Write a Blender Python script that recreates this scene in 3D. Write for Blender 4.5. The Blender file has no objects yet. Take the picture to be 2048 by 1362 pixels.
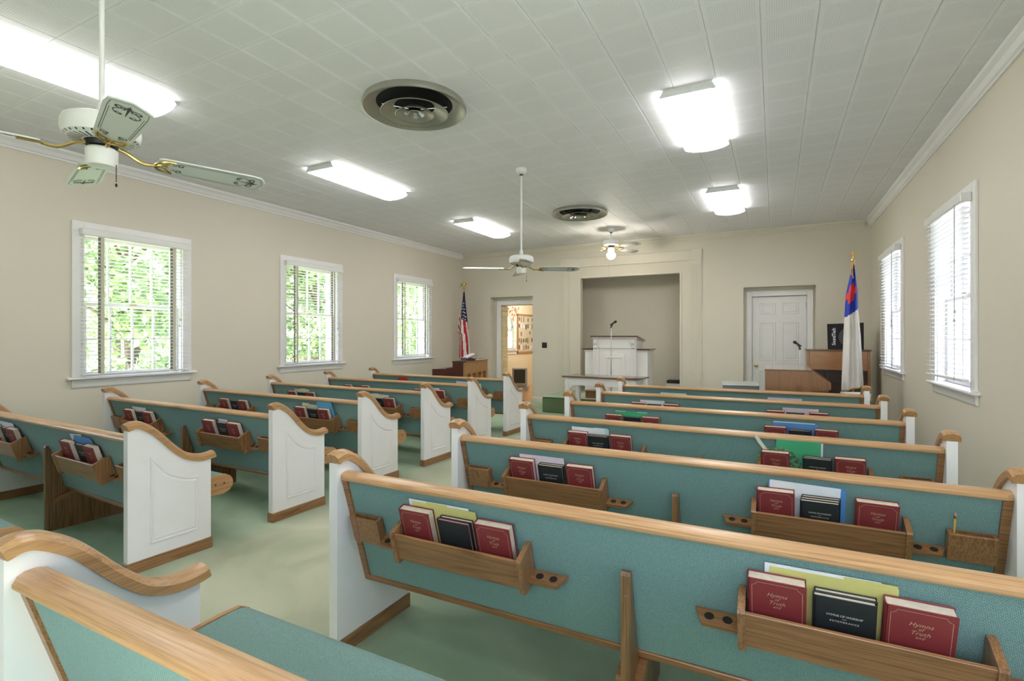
import bpy, bmesh, math, random
from mathutils import Vector, Matrix
random.seed(7)
PI = math.pi
SC = bpy.context.scene
COL = SC.collection

# ---------------------------------------------------------------- camera
H_EYE = 1.40
F_PX = 1023.1
YAW = math.atan(526.0 / F_PX)
cd = bpy.data.cameras.new('camera')
cam = bpy.data.objects.new('camera', cd)
COL.objects.link(cam)
cam.location = (0, 0, H_EYE)
cam.rotation_euler = (PI / 2, 0, YAW)
cd.sensor_fit = 'HORIZONTAL'
cd.sensor_width = 36.0
cd.lens = 36.0 * F_PX / 2048.0
cd.shift_y = -7.2 / 2048.0
cd.clip_start = 0.05
cd.clip_end = 300
SC.camera = cam

# ---------------------------------------------------------------- sky, sun, exposure
SKY_STRENGTH = 1.1
SUN_STRENGTH = 24.0
LAMP = 12.5
SC.view_settings.view_transform = 'Standard'
SC.view_settings.look = 'None'
SC.view_settings.gamma = 1.0
SC.view_settings.use_curve_mapping = False
SC.view_settings.exposure = 0.47
W = bpy.data.worlds.new('sky')
SC.world = W
W.use_nodes = True
wn = W.node_tree
bg = wn.nodes['Background']
sky = wn.nodes.new('ShaderNodeTexSky')
sky.sky_type = 'NISHITA'
sky.sun_disc = False
sky.sun_elevation = math.radians(58)
sky.sun_rotation = math.radians(180)
sky.air_density = 1.0
sky.dust_density = 2.5
hz = wn.nodes.new('ShaderNodeHueSaturation')
hz.inputs['Saturation'].default_value = 0.8
wn.links.new(sky.outputs[0], hz.inputs['Color'])
wn.links.new(hz.outputs[0], bg.inputs[0])
bg.inputs[1].default_value = SKY_STRENGTH
sd = bpy.data.lights.new('sun', 'SUN')
sd.energy = SUN_STRENGTH
sd.angle = math.radians(0.6)
sd.color = (1.0, 0.95, 0.87)
sun = bpy.data.objects.new('sun', sd)
COL.objects.link(sun)
sun.location = (0, -8, 14)
sun.rotation_euler = Vector((-0.05, 0.50, -0.86)).to_track_quat('-Z', 'Y').to_euler()

# ---------------------------------------------------------------- materials
MATS = {}


def nodes(name):
    m = bpy.data.materials.new(name)
    m.use_nodes = True
    t = m.node_tree
    return m, t, t.nodes['Principled BSDF']


def nd(t, typ, **kw):
    n = t.nodes.new(typ)
    for k, v in kw.items():
        setattr(n, k, v)
    return n


def coords(t, scale, rnd=True):
    tc = nd(t, 'ShaderNodeTexCoord')
    mp = nd(t, 'ShaderNodeMapping')
    mp.inputs['Scale'].default_value = scale
    t.links.new(tc.outputs['Object'], mp.inputs['Vector'])
    if rnd:
        oi = nd(t, 'ShaderNodeObjectInfo')
        mu = nd(t, 'ShaderNodeMath', operation='MULTIPLY')
        mu.inputs[1].default_value = 37.0
        t.links.new(oi.outputs['Random'], mu.inputs[0])
        t.links.new(mu.outputs[0], mp.inputs['Location'])
    return mp.outputs[0]


def ramp(t, fac, stops):
    r = nd(t, 'ShaderNodeValToRGB')
    e = r.color_ramp.elements
    while len(e) < len(stops):
        e.new(0.5)
    for i, (p, c) in enumerate(stops):
        e[i].position = p
        e[i].color = (*c, 1)
    t.links.new(fac, r.inputs[0])
    return r.outputs[0]


def plain(name, col, rough=0.5, metal=0.0, var=0.06, scale=6.0, bump=0.0, bscale=200.0, spec=0.5, coat=0.0):
    m, t, p = nodes(name)
    v = coords(t, (1, 1, 1))
    nz = nd(t, 'ShaderNodeTexNoise')
    nz.inputs['Scale'].default_value = scale
    nz.inputs['Detail'].default_value = 3
    t.links.new(v, nz.inputs['Vector'])
    lo = tuple(max(0, c * (1 - var)) for c in col)
    hi = tuple(min(1, c * (1 + var)) for c in col)
    t.links.new(ramp(t, nz.outputs[0], [(0.3, lo), (0.7, hi)]), p.inputs['Base Color'])
    p.inputs['Roughness'].default_value = rough
    p.inputs['Metallic'].default_value = metal
    p.inputs['Specular IOR Level'].default_value = spec
    p.inputs['Coat Weight'].default_value = coat
    if bump:
        n2 = nd(t, 'ShaderNodeTexNoise')
        n2.inputs['Scale'].default_value = bscale
        t.links.new(v, n2.inputs['Vector'])
        b = nd(t, 'ShaderNodeBump')
        b.inputs['Strength'].default_value = bump
        b.inputs['Distance'].default_value = 0.002
        t.links.new(n2.outputs[0], b.inputs['Height'])
        t.links.new(b.outputs[0], p.inputs['Normal'])
    MATS[name] = m
    return m


def wood(name, c1, c2, axis, rough=0.35, coat=0.15, fine=(0.75, 0.75, 0.75)):
    m, t, p = nodes(name)
    sc = {'x': (0.9, 11, 11), 'y': (11, 0.9, 11), 'z': (11, 11, 0.9)}[axis]
    v = coords(t, sc)
    nz = nd(t, 'ShaderNodeTexNoise')
    nz.inputs['Scale'].default_value = 1.6
    nz.inputs['Detail'].default_value = 5
    nz.inputs['Distortion'].default_value = 1.4
    t.links.new(v, nz.inputs['Vector'])
    base = ramp(t, nz.outputs[0], [(0.30, c2), (0.46, c1), (0.56, tuple(0.8 * a + 0.2 * b for a, b in zip(c1, c2))), (0.68, c1)])
    sf = {'x': (4, 220, 220), 'y': (220, 4, 220), 'z': (220, 220, 4)}[axis]
    v2 = coords(t, sf)
    n2 = nd(t, 'ShaderNodeTexNoise')
    n2.inputs['Scale'].default_value = 1.0
    n2.inputs['Detail'].default_value = 2
    t.links.new(v2, n2.inputs['Vector'])
    f = ramp(t, n2.outputs[0], [(0.36, fine), (0.55, (1, 1, 1))])
    mx = nd(t, 'ShaderNodeMixRGB', blend_type='MULTIPLY')
    mx.inputs[0].default_value = 1.0
    t.links.new(base, mx.inputs[1])
    t.links.new(f, mx.inputs[2])
    t.links.new(mx.outputs[0], p.inputs['Base Color'])
    p.inputs['Roughness'].default_value = rough
    p.inputs['Coat Weight'].default_value = coat
    p.inputs['Coat Roughness'].default_value = 0.2
    MATS[name] = m
    return m


def emit(name, col, strength):
    m, t, p = nodes(name)
    p.inputs['Base Color'].default_value = (0.9, 0.9, 0.88, 1)
    p.inputs['Emission Color'].default_value = (*col, 1)
    p.inputs['Emission Strength'].default_value = strength
    MATS[name] = m
    return m, t, p


plain('wall_paint', (0.70, 0.645, 0.545), 0.55, var=0.015, scale=1.2, bump=0.05, bscale=90)
plain('alcove_paint', (0.70, 0.645, 0.545), 0.6, var=0.015, scale=1.2)
plain('back_room_paint', (0.82, 0.74, 0.56), 0.6, var=0.02)
plain('trim_white', (0.84, 0.82, 0.82), 0.38, var=0.015)
plain('trim_cream', (0.72, 0.665, 0.56), 0.4, var=0.015)
plain('pew_white', (0.82, 0.79, 0.785), 0.30, var=0.015)
plain('ceiling_board', (0.6, 0.6, 0.58), 0.7)
plain('blind_white', (0.80, 0.80, 0.78), 0.35, var=0.01)
plain('tape_beige', (0.60, 0.57, 0.48), 0.8, bump=0.3)
plain('tape_dark', (0.30, 0.30, 0.22), 0.8)
plain('cord_grey', (0.45, 0.45, 0.46), 0.7)
plain('black', (0.012, 0.012, 0.013), 0.45)
plain('black_cloth', (0.006, 0.006, 0.007), 0.85)
plain('hole_dark', (0.02, 0.014, 0.01), 0.8)
plain('brass', (0.62, 0.45, 0.16), 0.22, metal=1.0)
plain('gold', (0.72, 0.50, 0.18), 0.3, metal=1.0)
plain('steel', (0.62, 0.62, 0.62), 0.22, metal=1.0)
plain('duct_grey', (0.40, 0.39, 0.34), 0.36, metal=0.7)
plain('fixture_grey', (0.70, 0.71, 0.70), 0.4)
plain('fan_white', (0.78, 0.78, 0.77), 0.35, var=0.01)
plain('blade_white', (0.62, 0.64, 0.62), 0.3, var=0.01)
plain('stencil_dark', (0.05, 0.05, 0.05), 0.5)
plain('stencil_brown', (0.17, 0.15, 0.13), 0.5)
plain('red_cloth', (0.235, 0.03, 0.033), 0.55, bump=0.25, bscale=500)
plain('black_cover', (0.017, 0.020, 0.022), 0.5, bump=0.25, bscale=500)
plain('pages', (0.72, 0.61, 0.49), 0.8, var=0.08, scale=60)
plain('pages_pink', (0.62, 0.22, 0.22), 0.7)
plain('gilt', (0.60, 0.44, 0.26), 0.4, metal=0.3)
plain('silver_print', (0.70, 0.68, 0.60), 0.4)
plain('paper_white', (0.80, 0.80, 0.83), 0.7)
plain('paper_pink', (0.76, 0.62, 0.70), 0.7)
plain('paper_beige', (0.72, 0.66, 0.50), 0.7)
plain('folder_yellow', (0.62, 0.56, 0.19), 0.6)
plain('folder_blue', (0.10, 0.27, 0.62), 0.55)
plain('folder_sky', (0.10, 0.38, 0.62), 0.55)
plain('folder_green', (0.07, 0.42, 0.20), 0.55)
plain('folder_red', (0.55, 0.02, 0.03), 0.5)
plain('folder_teal', (0.55, 0.68, 0.66), 0.55)
plain('pencil_yellow', (0.75, 0.48, 0.10), 0.4)
plain('pencil_cream', (0.78, 0.74, 0.60), 0.4)
plain('eraser', (0.62, 0.25, 0.22), 0.7)
plain('pen_green', (0.10, 0.36, 0.06), 0.35)
plain('flag_red', (0.50, 0.012, 0.02), 0.75, bump=0.1)
plain('flag_white', (0.80, 0.78, 0.76), 0.75, bump=0.1)
plain('flag_navy', (0.012, 0.018, 0.09), 0.75, bump=0.1)
plain('flag_blue', (0.02, 0.05, 0.45), 0.7, bump=0.1)
plain('flag_cross', (0.75, 0.05, 0.06), 0.7)
plain('fringe_gold', (0.62, 0.40, 0.12), 0.7, bump=0.5, bscale=300)
plain('grey_vinyl', (0.16, 0.17, 0.18), 0.42, bump=0.4, bscale=300)
plain('grey_top', (0.42, 0.44, 0.44), 0.25)
plain('cone_grey', (0.035, 0.037, 0.038), 0.6)
plain('tv_grey', (0.40, 0.41, 0.41), 0.4)
plain('screen_dark', (0.05, 0.05, 0.045), 0.12)
plain('siding_cream', (0.72, 0.62, 0.42), 0.55, var=0.05)
plain('corkboard', (0.66, 0.60, 0.48), 0.8)
plain('shrub_leaf', (0.10, 0.20, 0.04), 0.55, var=0.5, scale=3)
plain('flower_pink', (0.70, 0.25, 0.38), 0.6)
plain('bark', (0.14, 0.10, 0.07), 0.85, var=0.3, bump=0.5, bscale=30)
plain('clapboard', (0.50, 0.50, 0.50), 0.5)
plain('roof_shingle', (0.13, 0.12, 0.12), 0.9, var=0.3)
plain('valance_cloth', (0.72, 0.60, 0.50), 0.8)
plain('valance_red', (0.55, 0.13, 0.07), 0.8)
plain('fan_paint', (0.12, 0.30, 0.16), 0.6, var=0.8, scale=40)

OAK1, OAK2 = (0.56, 0.325, 0.155), (0.40, 0.20, 0.085)
wood('oak_x', OAK1, OAK2, 'x')
wood('oak_y', (0.50, 0.275, 0.12), (0.34, 0.165, 0.065), 'y')
wood('oak_dark_x', (0.35, 0.165, 0.066), (0.21, 0.092, 0.035), 'x', fine=(0.6, 0.6, 0.6))
wood('oak_dark_z', (0.35, 0.17, 0.07), (0.20, 0.088, 0.035), 'z', fine=(0.6, 0.6, 0.6))
wood('oak_base_y', (0.36, 0.18, 0.075), (0.19, 0.085, 0.035), 'y', fine=(0.6, 0.6, 0.6))
wood('oak_support', (0.27, 0.14, 0.058), (0.11, 0.05, 0.022), 'z', fine=(0.55, 0.55, 0.55))
wood('organ_wood', (0.30, 0.125, 0.045), (0.21, 0.08, 0.028), 'z', rough=0.25, coat=0.4)
wood('organ_top', (0.27, 0.115, 0.05), (0.2, 0.08, 0.035), 'y', rough=0.06, coat=1.0)
wood('piano_red', (0.085, 0.02, 0.013), (0.06, 0.013, 0.009), 'z', rough=0.3, coat=0.3)
wood('piano_back', (0.42, 0.20, 0.075), (0.30, 0.13, 0.045), 'z', rough=0.5)
wood('walnut', (0.13, 0.055, 0.028), (0.075, 0.03, 0.015), 'x', rough=0.12, coat=0.6)
wood('walnut_dark', (0.05, 0.022, 0.012), (0.03, 0.012, 0.008), 'x', rough=0.35)
wood('floor_pine', (0.58, 0.30, 0.13), (0.45, 0.21, 0.08), 'y', rough=0.3)


def make_fabric():
    m, t, p = nodes('teal_fabric')
    tc = nd(t, 'ShaderNodeTexCoord')
    sp = nd(t, 'ShaderNodeSeparateXYZ')
    t.links.new(tc.outputs['Object'], sp.inputs[0])

    def trig(sock, k, off=None, op='SINE'):
        a = nd(t, 'ShaderNodeMath', operation='MULTIPLY')
        a.inputs[1].default_value = k
        t.links.new(sock, a.inputs[0])
        o = a.outputs[0]
        if off is not None:
            b = nd(t, 'ShaderNodeMath', operation='ADD')
            t.links.new(o, b.inputs[0])
            t.links.new(off, b.inputs[1])
            o = b.outputs[0]
        s = nd(t, 'ShaderNodeMath', operation=op)
        t.links.new(o, s.inputs[0])
        return s.outputs[0]
    ad = nd(t, 'ShaderNodeMath', operation='ADD')
    t.links.new(sp.outputs[2], ad.inputs[0])
    t.links.new(sp.outputs[1], ad.inputs[1])
    k = 2 * PI / 0.0065
    rx = trig(sp.outputs[0], k)
    sg = nd(t, 'ShaderNodeMath', operation='SIGN')
    t.links.new(rx, sg.inputs[0])
    sm = nd(t, 'ShaderNodeMath', operation='MULTIPLY')
    sm.inputs[1].default_value = 1.4
    t.links.new(sg.outputs[0], sm.inputs[0])
    rz = trig(ad.outputs[0], k * 1.1, sm.outputs[0])
    ab = nd(t, 'ShaderNodeMath', operation='ABSOLUTE')
    t.links.new(rx, ab.inputs[0])
    h1 = nd(t, 'ShaderNodeMath', operation='MULTIPLY_ADD')
    h1.inputs[1].default_value = 0.30
    t.links.new(rz, h1.inputs[0])
    t.links.new(ab.outputs[0], h1.inputs[2])
    nz = nd(t, 'ShaderNodeTexNoise')
    nz.inputs['Scale'].default_value = 240
    nz.inputs['Detail'].default_value = 2
    t.links.new(tc.outputs['Object'], nz.inputs['Vector'])
    h2 = nd(t, 'ShaderNodeMath', operation='MULTIPLY_ADD')
    h2.inputs[1].default_value = 0.9
    t.links.new(nz.outputs[0], h2.inputs[0])
    t.links.new(h1.outputs[0], h2.inputs[2])
    mr = nd(t, 'ShaderNodeMapRange')
    mr.inputs[1].default_value = 0.2
    mr.inputs[2].default_value = 1.8
    t.links.new(h2.outputs[0], mr.inputs[0])
    c = ramp(t, mr.outputs[0], [(0.0, (0.060, 0.120, 0.112)), (0.5, (0.155, 0.275, 0.258)), (1.0, (0.320, 0.465, 0.435))])
    t.links.new(c, p.inputs['Base Color'])
    p.inputs['Roughness'].default_value = 0.9
    p.inputs['Specular IOR Level'].default_value = 0.15
    p.inputs['Sheen Weight'].default_value = 0.15
    b = nd(t, 'ShaderNodeBump')
    b.inputs['Strength'].default_value = 0.35
    b.inputs['Distance'].default_value = 0.0015
    t.links.new(h2.outputs[0], b.inputs['Height'])
    t.links.new(b.outputs[0], p.inputs['Normal'])
    MATS['teal_fabric'] = m


make_fabric()


def make_carpet(name, lo, hi, aisle_tone=None):
    m, t, p = nodes(name)
    g = nd(t, 'ShaderNodeNewGeometry')
    n1 = nd(t, 'ShaderNodeTexNoise')
    n1.inputs['Scale'].default_value = 1.3
    n1.inputs['Detail'].default_value = 5
    n1.inputs['Distortion'].default_value = 0.8
    t.links.new(g.outputs['Position'], n1.inputs['Vector'])
    n2 = nd(t, 'ShaderNodeTexNoise')
    n2.inputs['Scale'].default_value = 260
    n2.inputs['Detail'].default_value = 2
    t.links.new(g.outputs['Position'], n2.inputs['Vector'])
    a = nd(t, 'ShaderNodeMath', operation='MULTIPLY_ADD')
    a.inputs[1].default_value = 0.45
    t.links.new(n2.outputs[0], a.inputs[0])
    b = nd(t, 'ShaderNodeMath', operation='MULTIPLY')
    b.inputs[1].default_value = 0.7
    t.links.new(n1.outputs[0], b.inputs[0])
    t.links.new(b.outputs[0], a.inputs[2])
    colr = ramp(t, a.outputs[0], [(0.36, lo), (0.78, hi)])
    if aisle_tone:  # paler, greyer colours blended in along the aisle
        c2 = ramp(t, a.outputs[0], [(0.36, aisle_tone[0]), (0.78, aisle_tone[1])])
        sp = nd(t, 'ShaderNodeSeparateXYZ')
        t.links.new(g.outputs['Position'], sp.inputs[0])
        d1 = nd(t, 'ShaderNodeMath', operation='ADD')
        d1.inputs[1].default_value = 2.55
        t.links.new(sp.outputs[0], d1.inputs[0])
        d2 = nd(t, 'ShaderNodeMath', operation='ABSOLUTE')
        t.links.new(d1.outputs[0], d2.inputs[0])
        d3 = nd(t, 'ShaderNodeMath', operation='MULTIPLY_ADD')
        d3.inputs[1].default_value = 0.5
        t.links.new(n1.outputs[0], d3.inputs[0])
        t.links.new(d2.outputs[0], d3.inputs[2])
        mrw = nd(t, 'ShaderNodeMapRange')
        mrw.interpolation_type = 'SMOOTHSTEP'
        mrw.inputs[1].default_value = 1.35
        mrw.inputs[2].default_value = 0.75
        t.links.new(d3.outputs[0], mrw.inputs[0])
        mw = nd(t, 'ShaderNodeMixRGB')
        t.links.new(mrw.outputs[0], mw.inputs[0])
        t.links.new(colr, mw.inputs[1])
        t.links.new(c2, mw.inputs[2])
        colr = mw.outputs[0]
    t.links.new(colr, p.inputs['Base Color'])
    p.inputs['Roughness'].default_value = 0.95
    p.inputs['Specular IOR Level'].default_value = 0.1
    bp_ = nd(t, 'ShaderNodeBump')
    bp_.inputs['Strength'].default_value = 0.5
    bp_.inputs['Distance'].default_value = 0.004
    t.links.new(n2.outputs[0], bp_.inputs['Height'])
    t.links.new(bp_.outputs[0], p.inputs['Normal'])
    MATS[name] = m


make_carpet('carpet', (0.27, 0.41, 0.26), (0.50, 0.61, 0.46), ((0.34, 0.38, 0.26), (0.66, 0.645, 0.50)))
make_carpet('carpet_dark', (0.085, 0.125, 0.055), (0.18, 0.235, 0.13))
make_carpet('grass', (0.30, 0.38, 0.18), (0.50, 0.56, 0.36))

TILE = 0.305
TX0, TY0 = -0.383, 3.083


def make_tile_mat():
    m, t, p = nodes('acoustic_tile')
    g = nd(t, 'ShaderNodeNewGeometry')
    sp = nd(t, 'ShaderNodeSeparateXYZ')
    t.links.new(g.outputs['Position'], sp.inputs[0])

    def mth(op, a, b=None, c=None):
        n = nd(t, 'ShaderNodeMath', operation=op)
        for i, s in enumerate((a, b, c)):
            if s is None:
                continue
            if isinstance(s, (int, float)):
                n.inputs[i].default_value = s
            else:
                t.links.new(s, n.inputs[i])
        return n.outputs[0]
    dist = []
    msk = []
    for ax, o in ((0, TX0), (1, TY0)):
        q = mth('ADD', sp.outputs[ax], 40 * TILE - o)
        fr = mth('FRACT', mth('DIVIDE', q, 0.0127 if ax == 0 else 0.0127))
        d = mth('SUBTRACT', fr, 0.5)
        dist.append(mth('MULTIPLY', d, d))
        ft = mth('FRACT', mth('DIVIDE', q, TILE))
        e = mth('ABSOLUTE', mth('SUBTRACT', ft, 0.5))
        msk.append(mth('LESS_THAN', e, 0.418))
    hole = mth('LESS_THAN', mth('ADD', dist[0], dist[1]), 0.016)
    hole = mth('MULTIPLY', hole, mth('MULTIPLY', msk[0], msk[1]))
    oi = nd(t, 'ShaderNodeObjectInfo')
    tone = ramp(t, oi.outputs['Random'], [(0.0, (0.85, 0.84, 0.865)), (1.0, (0.885, 0.875, 0.90))])
    mx = nd(t, 'ShaderNodeMixRGB')
    t.links.new(hole, mx.inputs[0])
    t.links.new(tone, mx.inputs[1])
    mx.inputs[2].default_value = (0.20, 0.20, 0.19, 1)
    t.links.new(mx.outputs[0], p.inputs['Base Color'])
    p.inputs['Roughness'].default_value = 0.6
    MATS['acoustic_tile'] = m


make_tile_mat()


def make_glass():
    m = bpy.data.materials.new('pane_glass')
    m.use_nodes = True
    t = m.node_tree
    t.nodes.clear()
    o = nd(t, 'ShaderNodeOutputMaterial')
    tr = nd(t, 'ShaderNodeBsdfTransparent')
    nz = nd(t, 'ShaderNodeTexNoise')
    nz.inputs['Scale'].default_value = 2
    tr_c = ramp(t, nz.outputs[0], [(0, (0.93, 0.96, 0.96)), (1, (0.97, 0.98, 0.98))])
    t.links.new(tr_c, tr.inputs[0])
    gl = nd(t, 'ShaderNodeBsdfGlossy')
    gl.inputs['Roughness'].default_value = 0.02
    mx = nd(t, 'ShaderNodeMixShader')
    mx.inputs[0].default_value = 0.05
    t.links.new(tr.outputs[0], mx.inputs[1])
    t.links.new(gl.outputs[0], mx.inputs[2])
    t.links.new(mx.outputs[0], o.inputs[0])
    MATS['pane_glass'] = m


make_glass()
m_, t_, p_ = emit('lamp_lens', (1.0, 0.985, 0.965), LAMP)
tc_ = nd(t_, 'ShaderNodeTexCoord')
sp_ = nd(t_, 'ShaderNodeSeparateXYZ')
t_.links.new(tc_.outputs['Object'], sp_.inputs[0])
ab_ = nd(t_, 'ShaderNodeMath', operation='ABSOLUTE')
t_.links.new(sp_.outputs[0], ab_.inputs[0])
mr_ = nd(t_, 'ShaderNodeMapRange')
mr_.inputs[1].default_value = 0.0
mr_.inputs[2].default_value = 0.19
t_.links.new(ab_.outputs[0], mr_.inputs[0])
rr_ = ramp(t_, mr_.outputs[0], [(0.0, (0.80,) * 3), (0.45, (1.0,) * 3), (1.0, (0.62,) * 3)])
ml_ = nd(t_, 'ShaderNodeMath', operation='MULTIPLY')
ml_.inputs[1].default_value = LAMP
t_.links.new(rr_, ml_.inputs[0])
t_.links.new(ml_.outputs[0], p_.inputs['Emission Strength'])
emit('globe_glow', (1.0, 0.92, 0.78), 75.0)


def leafmat():
    m, t, p = nodes('tree_leaf')
    g = nd(t, 'ShaderNodeNewGeometry')
    nz = nd(t, 'ShaderNodeTexNoise')
    nz.inputs['Scale'].default_value = 3.5
    t.links.new(g.outputs['Position'], nz.inputs['Vector'])
    t.links.new(ramp(t, nz.outputs[0], [(0.3, (0.14, 0.24, 0.09)), (0.7, (0.42, 0.55, 0.28))]), p.inputs['Base Color'])
    p.inputs['Roughness'].default_value = 0.45
    MATS['tree_leaf'] = m


leafmat()


# ---------------------------------------------------------------- mesh helpers
class B:
    def __init__(s):
        s.bm = bmesh.new()

    def box(s, x0, x1, y0, y1, z0, z1, b=0.0, seg=1, M=None):
        r = bmesh.ops.create_cube(s.bm, size=1.0)
        vs = r['verts']
        for v in vs:
            v.co = Vector(((x0 + x1) / 2 + v.co.x * (x1 - x0), (y0 + y1) / 2 + v.co.y * (y1 - y0), (z0 + z1) / 2 + v.co.z * (z1 - z0)))
        if b > 0:
            es = list({e for v in vs for e in v.link_edges})
            r = bmesh.ops.bevel(s.bm, geom=es, offset=b, segments=seg, affect='EDGES', profile=0.5)
            vs = list({v for f in r['faces'] for v in f.verts} | {v for v in vs if v.is_valid})
        if M is not None:
            for v in vs:
                v.co = M @ v.co
        return s

    def pts(s, vs, fs, M=None):
        bv = [s.bm.verts.new(M @ Vector(v) if M is not None else Vector(v)) for v in vs]
        for f in fs:
            try:
                s.bm.faces.new([bv[i] for i in f])
            except ValueError:
                pass
        return s

    def loft(s, rings, closed=True, caps=True, M=None):
        n = len(rings[0])
        vs = [p for r in rings for p in r]
        fs = []
        for i in range(len(rings) - 1):
            for j in range(n if closed else n - 1):
                k = (j + 1) % n
                fs.append((i * n + j, i * n + k, (i + 1) * n + k, (i + 1) * n + j))
        if caps:
            fs.append(tuple(range(n))[::-1])
            fs.append(tuple((len(rings) - 1) * n + j for j in range(n)))
        return s.pts(vs, fs, M)

    def prism(s, p2, axis, a0, a1, M=None):
        def mk(a):
            if axis == 'x':
                return [(a, u, v) for u, v in p2]
            if axis == 'y':
                return [(u, a, v) for u, v in p2]
            return [(u, v, a) for u, v in p2]
        return s.loft([mk(a0), mk(a1)], M=M)

    def lathe(s, prof, n=24, c=(0, 0, 0), M=None, caps=False):
        rings = []
        for r, z in prof:
            rings.append([(c[0] + r * math.cos(2 * PI * i / n), c[1] + r * math.sin(2 * PI * i / n), c[2] + z) for i in range(n)])
        return s.loft(rings, caps=caps, M=M)

    def tube(s, path, r, n=8, M=None, caps=True):
        path = [Vector(p) for p in path]
        rs = r if isinstance(r, (list, tuple)) else [r] * len(path)
        rings = []
        up = None
        for i, p in enumerate(path):
            d = (path[min(i + 1, len(path) - 1)] - path[max(i - 1, 0)]).normalized()
            if up is None:
                up = Vector((0, 0, 1)) if abs(d.z) < 0.9 else Vector((1, 0, 0))
            a = d.cross(up).normalized()
            up = a.cross(d).normalized()
            rings.append([tuple(p + rs[i] * (math.cos(2 * PI * k / n) * a + math.sin(2 * PI * k / n) * up)) for k in range(n)])
        return s.loft(rings, caps=caps, M=M)

    def ribbon(s, path, w, z, flip=False):
        # flat strip in the xy plane at height z
        L, R = [], []
        for i, p in enumerate(path):
            a = Vector(path[max(i - 1, 0)])
            b = Vector(path[min(i + 1, len(path) - 1)])
            d = (b - a).normalized()
            nn = Vector((-d.y, d.x))
            ww = w[i] if isinstance(w, (list, tuple)) else w
            L.append((p[0] + nn.x * ww / 2, p[1] + nn.y * ww / 2, z))
            R.append((p[0] - nn.x * ww / 2, p[1] - nn.y * ww / 2, z))
        n = len(path)
        return s.pts(L + R, [(i, i + 1, n + i + 1, n + i) for i in range(n - 1)])

    def mesh(s, name, mat, smooth=35, recalc=True):
        if recalc:
            bmesh.ops.recalc_face_normals(s.bm, faces=s.bm.faces[:])
        me = bpy.data.meshes.new(name)
        s.bm.to_mesh(me)
        s.bm.free()
        for mm in (mat if isinstance(mat, (list, tuple)) else [mat]):
            me.materials.append(MATS[mm])
        if smooth:
            me.shade_smooth()
            me.set_sharp_from_angle(angle=math.radians(smooth))
        return me

    def done(s, name, mat, parent=None, smooth=35, recalc=True):
        return ob(name, s.mesh(name, mat, smooth, recalc), parent)


def ob(name, data, parent=None):
    o = bpy.data.objects.new(name, data)
    COL.objects.link(o)
    if parent is not None:
        o.parent = parent
    return o


def tag(o, label=None, cat=None, group=None, kind=None):
    if label:
        o['label'] = label
    if cat:
        o['category'] = cat
    if group:
        o['group'] = group
    if kind:
        o['kind'] = kind
    return o


def thing(name, loc, rz=0.0, label=None, cat=None, group=None, kind=None):
    o = ob(name, None)
    o.location = loc
    o.rotation_euler = (0, 0, rz)
    return tag(o, label, cat, group, kind)


def copy_tree(o, parent=None):
    c = o.copy()
    COL.objects.link(c)
    c.parent = parent
    for ch in list(o.children):
        copy_tree(ch, c)
    return c


def spline(P, k=6):
    P = [Vector(p) for p in P]
    out = []
    for i in range(len(P) - 1):
        p0, p1, p2, p3 = P[max(i - 1, 0)], P[i], P[i + 1], P[min(i + 2, len(P) - 1)]
        for j in range(k):
            t = j / k
            out.append(0.5 * ((2 * p1) + (p2 - p0) * t + (2 * p0 - 5 * p1 + 4 * p2 - p3) * t * t + (3 * p1 - p0 - 3 * p2 + p3) * t ** 3))
    out.append(P[-1])
    return [tuple(v) for v in out]


def inset(pts, d):
    # polygon inset (pts counter-clockwise)
    n = len(pts)
    out = []
    for i in range(n):
        a, b, c = Vector(pts[i - 1]), Vector(pts[i]), Vector(pts[(i + 1) % n])
        e1 = (b - a).normalized()
        e2 = (c - b).normalized()
        n1 = Vector((-e1.y, e1.x))
        n2 = Vector((-e2.y, e2.x))
        m = (n1 + n2)
        m = m / max(0.35, m.dot(m) / 2 if m.length else 1) if m.length > 1e-6 else n1
        out.append(tuple(b + m * d))
    return out


def text_mesh(name, body, size, mat, shear=0.0, spacing=1.0, extrude=0.0002):
    cu = bpy.data.curves.new(name, 'FONT')
    cu.body = body
    cu.size = size
    cu.align_x = 'CENTER'
    cu.align_y = 'CENTER'
    cu.shear = shear
    cu.space_character = spacing
    cu.extrude = extrude
    cu.resolution_u = 2
    o = bpy.data.objects.new(name, cu)
    COL.objects.link(o)
    bpy.context.view_layer.update()
    me = bpy.data.meshes.new_from_object(o.evaluated_get(bpy.context.evaluated_depsgraph_get()))
    bpy.data.objects.remove(o)
    me.materials.clear()
    me.materials.append(MATS[mat])
    return me


def panel_wall(b, axis, p0, p1, a0, a1, z0, z1, holes):
    """solid slab p0..p1 thick on `axis`, spanning a0..a1 x z0..z1 with rectangular holes (a0,a1,z0,z1)"""
    xs = sorted({a0, a1} | {h[0] for h in holes} | {h[1] for h in holes})
    for i in range(len(xs) - 1):
        m = (xs[i] + xs[i + 1]) / 2
        hs = sorted([(h[2], h[3]) for h in holes if h[0] < m < h[1]])
        z = z0
        segs = []
        for q0, q1 in hs:
            if q0 > z:
                segs.append((z, q0))
            z = q1
        if z < z1:
            segs.append((z, z1))
        for s0, s1 in segs:
            if axis == 'x':
                b.box(p0, p1, xs[i], xs[i + 1], s0, s1)
            else:
                b.box(xs[i], xs[i + 1], p0, p1, s0, s1)
    return b

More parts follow.
